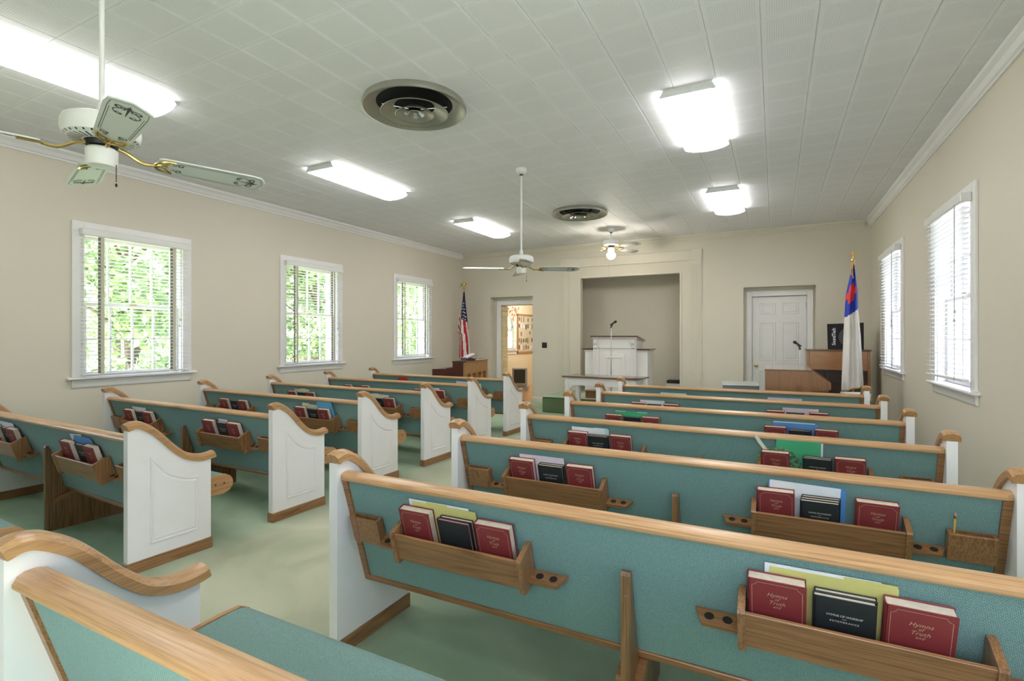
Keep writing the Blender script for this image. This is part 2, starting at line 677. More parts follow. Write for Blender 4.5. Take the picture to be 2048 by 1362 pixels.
# ---------------------------------------------------------------- the room
XL, XR, YF, YB, ZC = -6.44, 1.38, 10.0, -1.3, 3.29
WT = 0.25
WIN_Y = (3.21, 5.70, 8.20)
WIN_ADDED = 0.72  # unseen side windows near the rear, added to bring in daylight
WH = [(c - 0.51, c + 0.51, 0.97, 2.50) for c in (WIN_ADDED,) + WIN_Y]
DOOR_ADDED = [(-0.80, 1.08, 0.0, 2.55)]  # opening for the added rear doors

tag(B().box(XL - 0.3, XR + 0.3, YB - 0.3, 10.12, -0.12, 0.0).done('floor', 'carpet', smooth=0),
    'pale green carpet, greyer along the aisle, covering the church floor', 'floor', kind='structure')
b = B()
panel_wall(b, 'x', XL - WT, XL, YB, 15.2, 0, ZC + 0.1, WH + [(12.02, 12.66, 1.03, 2.12)])
tag(b.done('wall_left', 'wall_paint', smooth=0), 'cream painted side wall with three windows behind the piano-side pews', 'wall', kind='structure')
b = B()
panel_wall(b, 'x', XR, XR + WT, YB, 10.6, 0, ZC + 0.1, WH)
tag(b.done('wall_right', 'wall_paint', smooth=0), 'cream painted side wall with windows behind the organ-side pews', 'wall', kind='structure')
b = B()
panel_wall(b, 'y', YB - 0.2, YB, XL - WT, XR + WT, 0, ZC + 0.1, DOOR_ADDED)
tag(b.done('wall_back', 'wall_paint', smooth=0),
    'cream painted wall at the rear of the church', 'wall', kind='structure')
RL = (-5.684, -4.645, 0.0, 2.283)
RR = (-0.5, 0.614, 0.0, 2.281)
AL = (-3.557, -1.589, 0.0, 2.605)
b = B()
panel_wall(b, 'y', YF, YF + 0.12, XL, XR, 0, ZC + 0.1, [RL, AL, RR])
panel_wall(b, 'y', YF + 0.12, YF + 0.2, XL, XR, 0, ZC + 0.1, [RL, (-4.15, -1.05, 0, 2.9), RR])
panel_wall(b, 'y', YF + 0.2, YF + 0.45, XL, XR, 0, ZC + 0.1, [(-5.52, -4.70, 0, 2.115), (-4.15, -1.05, 0, 2.9), (-0.44, 0.57, 0, 2.19)])
b.box(-0.5, 0.65, YF + 0.452, YF + 0.5, 0, 2.3)  # unseen backing added behind the closed door to stop daylight leaking
tag(b.done('wall_front', 'wall_paint', smooth=0), 'cream painted front wall with two doorways and a pulpit alcove', 'wall', kind='structure')
b = B()
b.box(-4.2, -1.0, 10.82, 11.2, 0, 3.0)
b.box(-4.25, -4.15, 10.45, 11.2, 0, 3.0)
b.box(-1.05, -0.95, 10.45, 11.2, 0, 3.0)
b.box(-4.25, -0.95, 10.45, 11.2, 2.9, 3.0)
tag(b.done('wall_alcove', 'alcove_paint', smooth=0), 'plain shaded back wall of the pulpit alcove', 'wall', kind='structure')
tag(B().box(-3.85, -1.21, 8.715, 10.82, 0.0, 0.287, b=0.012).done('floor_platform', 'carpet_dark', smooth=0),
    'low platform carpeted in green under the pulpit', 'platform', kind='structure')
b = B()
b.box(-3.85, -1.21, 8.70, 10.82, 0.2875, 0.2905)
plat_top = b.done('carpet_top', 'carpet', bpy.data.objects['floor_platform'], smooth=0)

# ceiling board with single tiles
ceil = tag(B().box(XL - WT, XR + WT, YB - 0.2, 10.2, ZC + 0.012, ZC + 0.12).done('ceiling', 'ceiling_board', smooth=0),
           'flat ceiling of perforated white acoustic tiles in grooved strips', 'ceiling', kind='structure')


def tile_mesh(wx, wy):
    c, d = 0.0045, 0.0012
    hx, hy = wx / 2 - 0.0006, wy / 2 - 0.0003
    b = B()
    b.loft([[(-hx, -hy, 0.011), (hx, -hy, 0.011), (hx, hy, 0.011), (-hx, hy, 0.011)],
            [(-hx, -hy, 0.0045), (hx, -hy, 0.0045), (hx, hy, 0.0045), (-hx, hy, 0.0045)],
            [(-hx + c, -hy + d, 0.0), (hx - c, -hy + d, 0.0), (hx - c, hy - d, 0.0), (-hx + c, hy - d, 0.0)]])
    return b.mesh('ceiling_tile', 'acoustic_tile', smooth=0)


def edges(o, lo, hi):
    e = [lo]
    k = math.ceil((lo - o) / TILE)
    while o + k * TILE < hi - 1e-4:
        if o + k * TILE > lo + 0.01:
            e.append(o + k * TILE)
        k += 1
    return e + [hi]


def project(x, y, z):
    dx, dy = -math.sin(YAW), math.cos(YAW)
    d = x * dx + y * dy
    if d < 0.05:
        return None
    return 1024 + F_PX * (x * dy - y * dx) / d, 673.8 - F_PX * (z - H_EYE) / d, d


cells = []
ex, ey = edges(TX0, XL, XR), edges(TY0, YB, YF)
for i in range(len(ex) - 1):
    for j in range(len(ey) - 1):
        cx, cy = (ex[i] + ex[i + 1]) / 2, (ey[j] + ey[j + 1]) / 2
        p = project(cx, cy, ZC)
        vis = p is not None and -80 < p[0] < 2128 and -60 < p[1] < 674
        cells.append((0 if vis else 1, p[2] if p else 99, cx, cy, ex[i + 1] - ex[i], ey[j + 1] - ey[j]))
cells.sort()
cache = {}
rest = B()
for n, (inv, d, cx, cy, wx, wy) in enumerate(cells):
    key = (round(wx, 3), round(wy, 3))
    if n < 300 and not inv:
        if key not in cache:
            cache[key] = tile_mesh(wx, wy)
        o = ob('ceiling_tile', cache[key], ceil)
        o.location = (cx, cy, ZC)
    else:
        hx, hy, c = wx / 2 - 0.0006, wy / 2 - 0.0003, 0.0045
        rest.pts([(cx - hx, cy - hy, ZC + 0.0045), (cx + hx, cy - hy, ZC + 0.0045), (cx + hx, cy + hy, ZC + 0.0045), (cx - hx, cy + hy, ZC + 0.0045),
                  (cx - hx + c, cy - hy + 0.0012, ZC), (cx + hx - c, cy - hy + 0.0012, ZC), (cx + hx - c, cy + hy - 0.0012, ZC), (cx - hx + c, cy + hy - 0.0012, ZC)],
                 [(4, 5, 6, 7), (0, 1, 5, 4), (1, 2, 6, 5), (2, 3, 7, 6), (3, 0, 4, 7)])
tag(rest.done('ceiling_tiles_beyond', 'acoustic_tile', ceil, smooth=0, recalc=True), kind='stuff')

# crown mouldings and baseboards
CR = [(0.0, -0.105), (0.014, -0.105), (0.016, -0.088), (0.03, -0.078), (0.05, -0.045), (0.078, -0.022), (0.082, 0.0), (0.0, 0.0)]
BB = [(0, 0), (0.02, 0), (0.02, 0.09), (0.014, 0.105), (0.008, 0.112), (0, 0.115)]


def run(name, prof, axis, wall, sgn, a0, a1, zb, mat, label, cat):
    b = B()
    if axis == 'y':
        b.prism([(wall + sgn * u, zb + v) for u, v in prof], 'y', a0, a1)
    else:
        b.prism([(wall + sgn * u, zb + v) for u, v in prof], 'x', a0, a1)
    return tag(b.done(name, mat, smooth=0), label, cat, kind='structure')


run('trim_1', CR, 'y', XL, 1, YB, YF, ZC - 0.0005, 'trim_white', 'white crown moulding above the piano-side windows', 'trim')
run('trim_2', CR, 'y', XR, -1, YB, YF, ZC - 0.0005, 'trim_white', 'white crown moulding above the organ-side windows', 'trim')
run('trim_3', CR, 'x', YF, -1, XL + 0.085, XR - 0.085, ZC - 0.0005, 'trim_cream', 'cream crown moulding along the front wall', 'trim')
run('baseboard_left', BB, 'y', XL, 1, YB, YF - 0.03, 0, 'trim_white', 'white baseboard under the piano-side windows', 'baseboard')
run('baseboard_right', BB, 'y', XR, -1, YB, YF - 0.03, 0, 'trim_white', 'white baseboard under the organ-side windows', 'baseboard')
run('baseboard_front', BB, 'x', YF, -1, -4.645, -3.87, 0, 'trim_cream', 'short cream baseboard between doorway and platform', 'baseboard')
run('baseboard_corner', BB, 'x', YF, -1, -1.19, -0.52, 0, 'trim_cream', 'cream baseboard between platform and closed door', 'baseboard')


# ---------------------------------------------------------------- windows and blinds
def sash_parts(hw, z0, z1, ly0, ly1, cols, rows, parent, lock=False):
    st = 0.045
    b = B()
    b.box(-hw, -hw + st, ly0, ly1, z0, z1, b=0.003)
    b.box(hw - st, hw, ly0, ly1, z0, z1, b=0.003)
    b.box(-hw + st, hw - st, ly0, ly1, z0, z0 + st, b=0.003)
    b.box(-hw + st, hw - st, ly0, ly1, z1 - 0.035, z1, b=0.003)
    iw = 2 * (hw - st)
    ih = z1 - 0.035 - z0 - st
    m = 0.009
    for i in range(1, cols):
        x = -hw + st + iw * i / cols
        b.box(x - m, x + m, ly0 + 0.004, ly1 - 0.004, z0 + st, z1 - 0.035)
    for j in range(1, rows):
        z = z0 + st + ih * j / rows
        b.box(-hw + st, hw - st, ly0 + 0.004, ly1 - 0.004, z - m, z + m)
    s = b.done('sash', 'trim_white', parent, smooth=0)
    key = ('pane', round(hw, 3), round(z1 - z0, 3), cols, rows)
    if key not in cache:
        pw, ph = iw / cols - 2 * m, ih / rows - 2 * m
        q = B()
        q.box(-pw / 2, pw / 2, -0.0015, 0.0015, -ph / 2, ph / 2)
        cache[key] = q.mesh('pane', 'pane_glass', smooth=0)
    for i in range(cols):
        for j in range(rows):
            o = ob('pane', cache[key], s)
            o.location = (-hw + st + iw * (i + 0.5) / cols, (ly0 + ly1) / 2, z0 + st + ih * (j + 0.5) / rows)
    if lock:
        b = B()
        b.box(-0.035, 0.035, ly0 + 0.002, ly1 + 0.012, z1 + 0.0005, z1 + 0.014, b=0.004)
        b.tube([(-0.02, (ly0 + ly1) / 2, z1 + 0.02), (0.045, (ly0 + ly1) / 2 + 0.012, z1 + 0.02)], 0.006, 6)
        b.done('sash_lock', 'brass', s)


def make_window(n, x, y, rz, label):
    w = thing('window_%d' % n, (x, y, 0), rz, label, 'window', kind='structure')
    b = B()
    b.box(-0.605, -0.50, 0, 0.022, 0.98, 2.605, b=0.003)
    b.box(0.50, 0.605, 0, 0.022, 0.98, 2.605, b=0.003)
    b.box(-0.50, 0.50, 0, 0.022, 2.49, 2.605, b=0.003)
    b.done('casing', 'trim_white', w, smooth=0)
    b = B()
    b.prism([(-0.06, 0.955), (0.052, 0.955), (0.062, 0.962), (0.062, 0.972), (0.052, 0.98), (-0.06, 0.98)], 'x', -0.65, 0.65)
    b.done('window_stool', 'trim_white', w)
    b = B()
    b.prism([(0, 0.872), (0.012, 0.872), (0.02, 0.885), (0.02, 0.935), (0.03, 0.954), (0, 0.954)], 'x', -0.605, 0.605)
    b.done('apron', 'trim_white', w)
    b = B()
    b.box(-0.51, -0.49, -0.25, 0, 0.97, 2.5)
    b.box(0.49, 0.51, -0.25, 0, 0.97, 2.5)
    b.box(-0.49, 0.49, -0.25, 0, 2.48, 2.5)
    b.box(-0.49, 0.49, -0.25, -0.062, 0.955, 0.98)
    b.done('jamb', 'trim_white', w, smooth=0)
    sash_parts(0.489, 0.982, 1.76, -0.098, -0.062, 4, 2, w, True)
    sash_parts(0.489, 1.725, 2.479, -0.14, -0.102, 4, 2, w)
    return w


def make_blind(x, y, rz, label, group, bottom=0.997, tapes=True, slope=0.0):
    t = thing('venetian_blind', (x, y, bottom), rz, label, 'blind', group)
    k = -bottom
    hl = 0.545
    b = B()
    b.box(-hl, hl, 0.024, 0.094, 2.455 + k, 2.53 + k, b=0.006)
    b.done('head_rail', 'blind_white', t, smooth=0)
    if 'slat' not in cache:
        b = B()
        top = [(-0.025, -0.002), (-0.013, 0.0012), (0, 0.002), (0.013, 0.0012), (0.025, -0.002)]
        bot = [(u, v - 0.002) for u, v in top][::-1]
        b.prism([(u, v) for u, v in top + bot], 'x', -hl + 0.006, hl - 0.006)
        cache['slat'] = b.mesh('slat', 'blind_white', smooth=60)
    n = int((2.43 - bottom - 0.03) / 0.039)
    pitch = (2.43 - bottom - 0.03) / n
    for i in range(n):
        o = ob('slat', cache['slat'], t)
        o.location = (0, 0.059, 0.03 + (i + 0.6) * pitch)
        o.rotation_euler = (math.radians(5), slope * (1 - i / n) ** 3, 0)
    b = B()
    b.box(-hl + 0.004, hl - 0.004, 0.034, 0.084, 0.0, 0.018, b=0.005)
    r = b.done('bottom_rail', 'blind_white', t, smooth=0)
    r.rotation_euler = (0, slope, 0)
    for sx in (-0.365, 0.365):
        if tapes:
            for ly, mt in ((0.0875, 'tape_beige'), (0.0305, 'tape_dark')):
                b = B()
                b.box(sx - 0.017, sx + 0.017, ly - 0.0008, ly + 0.0008, 0.0, 2.456 + k)
                b.done('ladder_tape', mt, t, smooth=0)
        else:
            b = B()
            for ly in (0.032, 0.0865):
                b.tube([(sx, ly, 0.0), (sx, ly, 2.456 + k)], 0.0028, 5)
            b.done('ladder_cord', 'cord_grey', t)
    b = B()
    b.tube([(-0.43, 0.10, 2.46 + k), (-0.43, 0.10, 1.62 + k)], 0.0018, 5)
    b.tube([(-0.42, 0.10, 2.46 + k), (-0.42, 0.10, 1.55 + k)], 0.0018, 5)
    b.lathe([(0.001, 0.03), (0.004, 0.03), (0.009, 0.0), (0.001, 0.0)], 8, (-0.43, 0.10, 1.59 + k))
    b.lathe([(0.001, 0.03), (0.004, 0.03), (0.009, 0.0), (0.001, 0.0)], 8, (-0.42, 0.10, 1.52 + k))
    b.done('pull_cord', 'cord_grey', t)
    return t


ORD = ['rearmost', 'middle', 'frontmost']
for i, yc in enumerate(WIN_Y):
    make_window(i + 1, XL, yc, -PI / 2, 'white sash window, %s of the three on the piano-side wall' % ORD[i])
    make_blind(XL, yc, -PI / 2, 'white slatted blind with beige tapes over the %s piano-side window' % ORD[i], 'white venetian blinds', 0.997 if i < 2 else 1.04)
    make_window(i + 4, XR, yc, PI / 2, 'white sash window, %s of the three on the organ-side wall' % ORD[i])
    make_blind(XR, yc, PI / 2, 'white corded slatted blind over the %s organ-side window' % ORD[i], 'white venetian blinds', (1.05, 1.045, 1.0)[i], False, 0.012 if i == 1 else 0.0)

make_window(8, XL, WIN_ADDED, -PI / 2, 'unseen white sash window without blind, added for daylight, piano side')
make_window(9, XR, WIN_ADDED, PI / 2, 'unseen white sash window without blind, added for daylight, organ side')
# unseen glazed doors, added behind the last pews to let daylight in
for k in range(2):
    dd = thing('door_%d' % (k + 2), (-0.33 + 0.94 * k, YB - 0.1, 0), 0, 'unseen glazed white door added for daylight, %s leaf at the rear of the church' % ('piano-side', 'organ-side')[k], 'door', kind='structure')
    sash_parts(0.466, 0.01, 2.54, -0.02, 0.025, 2, 3, dd)
# ---------------------------------------------------------------- front wall joinery
# frame round the alcove
b = B()
b.box(-3.795, -1.402, YF - 0.022, YF, 2.835, 3.01, b=0.003)
b.box(-3.81, -1.39, YF - 0.034, YF, 3.01, 3.03, b=0.004)
b.box(-3.795, -1.402, YF - 0.03, YF, 2.825, 2.838, b=0.003)
tag(b.done('trim_4', 'trim_cream', smooth=0), 'flat cream frieze board above the pulpit alcove', 'trim', kind='structure')
for nn, x0, lab in ((5, -3.995, 'on the doorway side of the alcove'), (6, -1.402, 'on the closed-door side of the alcove')):
    t = thing('trim_%d' % nn, (x0, YF, 0), 0, 'fluted cream pilaster ' + lab, 'pilaster', kind='structure')
    B().box(0, 0.197, -0.022, 0, 0.0, 2.83, b=0.002).done('shaft', 'trim_cream', t, smooth=0)
    B().box(-0.006, 0.203, -0.03, 0, 2.83, 3.03, b=0.004).done('capital', 'trim_cream', t, smooth=0)
    for i in range(7):
        u = 0.016 + i * 0.0245
        q = B()
        q.prism([(u, -0.0222), (u + 0.003, -0.027), (u + 0.014, -0.027), (u + 0.017, -0.0222)], 'z', 0.12, 2.74)
        q.done('fillet', 'trim_cream', t, smooth=0)
    t.location.z = 0.0
b = B()
b.box(-3.80, -3.79, YF - 0.008, YF, 0.29, 2.83)
b.box(AL[0] - 0.03, AL[0] + 0.004, YF - 0.014, YF + 0.124, 0.2915, 2.63, b=0.003)
b.box(AL[1] - 0.004, AL[1] + 0.03, YF - 0.014, YF + 0.124, 0.2915, 2.63, b=0.003)
b.box(AL[0], AL[1], YF - 0.014, YF + 0.124, 2.600, 2.63, b=0.003)
tag(b.done('trim_7', 'trim_cream', smooth=0), 'thin cream edging round the alcove opening', 'trim', kind='structure')


def door_casing(name, x0, x1, zt, y, label, w=0.095):
    b = B()
    for s, xa in ((-1, x0), (1, x1)):
        lo, hi = (xa - w, xa) if s < 0 else (xa, xa + w)
        b.box(lo, hi, y - 0.02, y, 0, zt + w, b=0.003)
        m = lo if s < 0 else hi - 0.02
        b.box(m, m + 0.02, y - 0.03, y, 0, zt + w, b=0.003)
    b.box(x0, x1, y - 0.02, y, zt, zt + w, b=0.003)
    b.box(x0 - w, x1 + w, y - 0.03, y, zt + w - 0.02, zt + w + 0.003, b=0.003)
    return tag(b.done(name, 'trim_white', smooth=0), label, 'door frame', kind='structure')


door_casing('trim_8', -5.52, -4.72, 2.115, YF + 0.2, 'white casing round the open doorway beside the piano', 0.10)
door_casing('trim_9', -0.368, 0.492, 2.125, YF + 0.2, 'white casing round the closed panelled door', 0.092)

# closed six-panel door
d = thing('door_1', (0.062, YF + 0.225, 0.0), 0, 'white six-panel door with brass knob, closed, behind the organ', 'door', kind='structure')
B().box(-0.428, 0.428, 0, 0.04, 0.02, 2.118, b=0.002).done('slab', 'trim_white', d, smooth=0)
rows = [(0.22, 0.80), (0.98, 1.66), (1.80, 2.00)]
for z0, z1 in rows:
    for x0, x1 in ((-0.31, -0.05), (0.05, 0.31)):
        b = B()
        P = [(x0, z0), (x1, z0), (x1, z1), (x0, z1)]
        R = [(0.0, -0.0005), (0.010, -0.007), (0.020, -0.002), (0.036, -0.001), (0.048, -0.0075)]
        b.loft([[(u, yy, v) for u, v in inset(P, dd)] for dd, yy in R], caps=False)
        q = inset(P, 0.048)
        b.pts([(u, -0.0075, v) for u, v in q], [(0, 1, 2, 3)])
        b.done('door_panel', 'trim_white', d, smooth=0)
b = B()
M = Matrix.Translation((-0.365, 0, 0.885)) @ Matrix.Rotation(PI / 2, 4, 'X')
b.lathe([(0.001, 0.0), (0.032, 0.0), (0.032, 0.006), (0.012, 0.01), (0.011, 0.03), (0.024, 0.04), (0.028, 0.052), (0.022, 0.064), (0.001, 0.068)], 18, M=M)
tag(b.done('door_knob', 'brass', d), 'brass knob')
for z in (1.95, 0.3):
    b = B()
    b.tube([(0.432, -0.006, z - 0.06), (0.432, -0.006, z + 0.06)], 0.008, 8)
    b.box(0.41, 0.432, -0.003, 0.002, z - 0.05, z + 0.05)
    b.done('hinge', 'duct_grey', d)

# stacked-board jamb of the open doorway
j = thing('trim_10', (-5.52, YF + 0.2, 0), 0, 'cream lapped board jamb just inside the open doorway', 'jamb', kind='structure')
for i in range(18):
    b = B()
    e = random.uniform(-0.012, 0.012)
    b.prism([(0.003, 0.0), (0.016, 0.002), (0.008, 0.115), (0.003, 0.115)], 'y', 0.03, 0.30 + e)
    o = b.done('lap_board', 'siding_cream', j, smooth=0)
    o.location = (0, 0, 0.004 + i * 0.117)

# ---------------------------------------------------------------- room beyond the doorway
tag(B().box(XL, -4.20, YF + 0.12, 15.2, -0.1, 0.0).done('floor_back_room', 'floor_pine', smooth=0), 'orange pine floor of the room beyond the doorway', 'floor', kind='structure')
b = B()
b.box(XL, -4.2, 15.0, 15.2, 0, 2.75)
b.box(-4.26, -4.2, YF + 0.45, 15.0, 0, 2.75)
tag(b.done('wall_back_room', 'back_room_paint', smooth=0), 'warm cream walls of the room beyond the doorway', 'wall', kind='structure')
b = B()
panel_wall(b, 'x', XL, XL + 0.012, YF + 0.45, 15.0, 0.0, 2.7, [(12.02, 12.66, 1.03, 2.12)])
tag(b.done('wall_back_room_side', 'back_room_paint', smooth=0), 'warm cream wall with window and photo board beyond the doorway', 'wall', kind='structure')
tag(B().box(XL, -4.2, YF + 0.45, 15.2, 2.7, 2.8).done('ceiling_back_room', 'trim_white', smooth=0), 'white ceiling of the room beyond the doorway', 'ceiling', kind='structure')
xw = XL + 0.012
w = thing('window_7', (xw, 12.34, 0), -PI / 2, 'small bright window beyond the doorway', 'window', kind='structure')
b = B()
b.box(-0.40, -0.32, 0, 0.02, 1.05, 2.2, b=0.002)
b.box(0.32, 0.40, 0, 0.02, 1.05, 2.2, b=0.002)
b.box(-0.32, 0.32, 0, 0.02, 2.12, 2.2, b=0.002)
b.done('casing', 'trim_white', w, smooth=0)
b = B()
b.box(-0.43, 0.43, -0.05, 0.05, 1.02, 1.05, b=0.003)
b.box(-0.40, 0.40, 0, 0.02, 0.93, 1.02, b=0.003)
b.done('window_stool', 'trim_white', w, smooth=0)
sash_parts(0.318, 1.052, 1.6, -0.08, -0.05, 2, 1, w)
sash_parts(0.318, 1.58, 2.118, -0.12, -0.09, 2, 1, w)
t = thing('venetian_blind', (xw, 12.34, 1.07), -PI / 2, 'white slatted blind on the window beyond the doorway', 'blind', 'white venetian blinds')
B().box(-0.32, 0.32, 0.022, 0.07, 1.0, 1.05, b=0.003).done('head_rail', 'blind_white', t, smooth=0)
B().box(-0.32, 0.32, 0.022, 0.07, 0.0, 0.02, b=0.003).done('bottom_rail', 'blind_white', t, smooth=0)
me = B().box(-0.32, 0.32, -0.022, 0.022, -0.001, 0.001).mesh('slat', 'blind_white', smooth=0)
for i in range(22):
    o = ob('slat', me, t)
    o.location = (0, 0.046, 0.045 + i * 0.0435)
    o.rotation_euler = (math.radians(-24), 0, 0)
# valance
t = thing('window_valance', (xw + 0.1, 12.34, 2.28), -PI / 2, 'red and cream pointed valance hanging over the back room window', 'valance')
b = B()
b.prism([(-0.42, 0), (0.42, 0), (0.42, -0.1), (0.0, -0.52), (-0.42, -0.1)], 'y', 0.0, 0.012)
v_ = b.done('cloth', 'valance_cloth', t, smooth=0)
for i in range(34):
    u = random.uniform(-0.36, 0.36)
    z = random.uniform(-0.44, -0.03)
    if abs(u) * 0.98 + 0.06 < 0.5 + z + 0.03:
        q = B()
        a = random.uniform(0, PI)
        q.tube(spline([(u + 0.035 * math.cos(a + k) * (1 - k / 5), 0.014, z + 0.035 * math.sin(a + k) * (1 - k / 5)) for k in range(5)], 3), 0.009, 5)
        q.done('scroll_print', 'valance_red', v_)
b = B()
b.lathe([(0.002, 0), (0.012, -0.02), (0.008, -0.03), (0.025, -0.12), (0.001, -0.12)], 10, (0, 0.006, -0.53))
b.tube([(0, 0.006, -0.5), (0, 0.006, -0.54)], 0.004, 5)
b.done('tassel', 'cord_grey', t)
# photo board
t = thing('bulletin_board', (xw, 13.50, 0.93), -PI / 2, 'wood framed notice board covered in small photographs beyond the doorway', 'notice board')
B().box(-0.66, 0.66, 0, 0.012, 0.02, 1.11).done('backing', 'corkboard', t, smooth=0)
b = B()
b.box(-0.70, 0.70, 0, 0.03, 0.0, 0.055, b=0.003)
b.box(-0.70, 0.70, 0, 0.03, 1.07, 1.125, b=0.003)
b.box(-0.70, -0.645, 0, 0.03, 0.0, 1.125, b=0.003)
b.box(0.645, 0.70, 0, 0.03, 0.0, 1.125, b=0.003)
b.done('frame', 'oak_y', t, smooth=0)
pm = ['photo_a', 'photo_b', 'photo_c']
plain('photo_a', (0.10, 0.10, 0.12), 0.3, var=0.9, scale=40)
plain('photo_b', (0.30, 0.24, 0.18), 0.3, var=0.9, scale=40)
plain('photo_c', (0.16, 0.22, 0.16), 0.3, var=0.9, scale=40)
for zz in range(5):
    for yy in range(9):
        if random.random() < 0.25:
            continue
        q = B()
        hw, hh = random.uniform(0.03, 0.055), random.uniform(0.04, 0.08)
        u, z = 0.58 - yy * 0.145 + random.uniform(-0.02, 0.02), 0.17 + zz * 0.20 + random.uniform(-0.02, 0.02)
        q.box(u - hw, u + hw, 0.012, 0.0145, z - hh, z + hh)
        q.done('photograph', random.choice(pm + ['paper_white']), t, smooth=0)
# television on a low stand, cabinet
t = thing('television', (-5.92, 11.98, 0.0), 0.35, 'grey box television with dark screen on a low stand beyond the doorway', 'television')
t.scale = (0.72, 0.72, 0.9)
b = B()
b.box(-0.30, 0.30, -0.18, 0.28, 0.0, 0.14, b=0.01)
b.done('stand', 'tv_grey', t, smooth=0)
b = B()
b.box(-0.27, 0.27, -0.20, 0.0, 0.15, 0.66, b=0.015)
b.loft([[(-0.25, 0, 0.18), (0.25, 0, 0.18), (0.25, 0, 0.64), (-0.25, 0, 0.64)], [(-0.15, 0.24, 0.22), (0.15, 0.24, 0.22), (0.15, 0.24, 0.52), (-0.15, 0.24, 0.52)]])
c_ = b.done('cabinet', 'tv_grey', t, smooth=0)
b = B()
b.box(-0.205, 0.205, -0.207, -0.198, 0.23, 0.615, b=0.004)
b.done('screen', 'screen_dark', c_, smooth=0)
t = thing('office_chair', (-6.1, 11.15, 0.0), 0.5, 'black office chair partly hidden behind the doorway jamb', 'chair')
B().box(-0.22, 0.22, -0.22, 0.22, 0.44, 0.52, b=0.03, seg=2).done('seat', 'black', t)
B().box(-0.21, 0.21, 0.16, 0.24, 0.56, 0.86, b=0.03, seg=2).done('backrest', 'black', t)
b = B()
b.tube([(0, 0, 0.08), (0, 0, 0.44)], 0.025, 8)
b.tube([(0, 0.05, 0.46), (0, 0.24, 0.46), (0, 0.24, 0.6)], 0.015, 6)
b.done('column', 'black', t)
for i in range(5):
    a = i * 2 * PI / 5
    b = B()
    b.tube([(0, 0, 0.09), (0.26 * math.cos(a), 0.26 * math.sin(a), 0.06)], 0.017, 6)
    b.lathe([(0.001, 0), (0.022, 0.0), (0.028, 0.025), (0.02, 0.05), (0.001, 0.055)], 8, (0.26 * math.cos(a), 0.26 * math.sin(a), 0.0))
    b.done('leg', 'black', t)
t = thing('added_ceiling_lamp', (-5.3, 12.6, 2.7), 0, 'unseen round ceiling lamp added to brighten the room beyond the doorway', 'lamp')  # unseen lamp, added to brighten the back room
b = B()
b.lathe([(0.16, 0.0), (0.16, -0.03), (0.001, -0.03)], 20)
b.done('base', 'fan_white', t)
emit('added_lamp_glow', (1.0, 0.93, 0.80), 110.0)
b = B()
b.lathe([(0.15, -0.03), (0.13, -0.08), (0.07, -0.11), (0.001, -0.12)], 20)
b.done('globe', 'added_lamp_glow', t)

# switch plate
t = thing('switch_plate', (-4.364, YF, 1.223), 0, 'small black double switch plate on the wall by the doorway', 'switch')
B().box(-0.057, 0.057, -0.007, 0, -0.058, 0.058, b=0.003).done('plate', 'black', t, smooth=0)
for s in (-0.025, 0.025):
    B().box(s - 0.006, s + 0.006, -0.018, -0.0072, -0.012, 0.012, b=0.002).done('toggle', 'black', t, smooth=0)

# ---------------------------------------------------------------- ceiling fixtures
def lamp_fixture(x, y, label):
    t = thing('ceiling_light', (x, y, ZC), 0, label, 'ceiling light', 'fluorescent ceiling lights')
    L, w = 0.635, 0.20
    b = B()
    b.box(-0.17, 0.17, -L + 0.012, L - 0.012, -0.045, 0.0, b=0.003)
    b.done('housing', 'fixture_grey', t, smooth=0)
    arc = [(w * math.sin(a), -0.052 - 0.036 * (math.cos(a) - math.cos(1.15)) / (1 - math.cos(1.15))) for a in [-1.15 + 2.3 * i / 12 for i in range(13)]]
    s = w / arc[-1][0]
    arc = [(u * s, v) for u, v in arc]
    prof = [(-0.172, -0.004), (-w, -0.052)] + arc[1:-1] + [(w, -0.052), (0.172, -0.004)]
    b = B()
    n = len(prof)
    b.prism(prof, 'y', -L + 0.012, L - 0.012)
    b.done('lens', 'lamp_lens', t, smooth=40)
    for sg in (-1, 1):
        b = B()
        y0 = sg * (L - 0.012)
        b.prism([(-0.176, 0.0), (-0.204, -0.05), (-0.19, -0.056), (0.19, -0.056), (0.204, -0.05), (0.176, 0.0)], 'y', y0, sg * L)
        b.done('end_cap', 'fixture_grey', t, smooth=0)
    return t


for xx, side in ((-4.45, 'piano-side'), (-0.59, 'organ-side')):
    for i, yy in enumerate((1.775, 4.66, 7.58)):
        lamp_fixture(xx, yy, 'glowing wraparound fluorescent light, %s of the %s row on the ceiling' % (ORD[i], side))


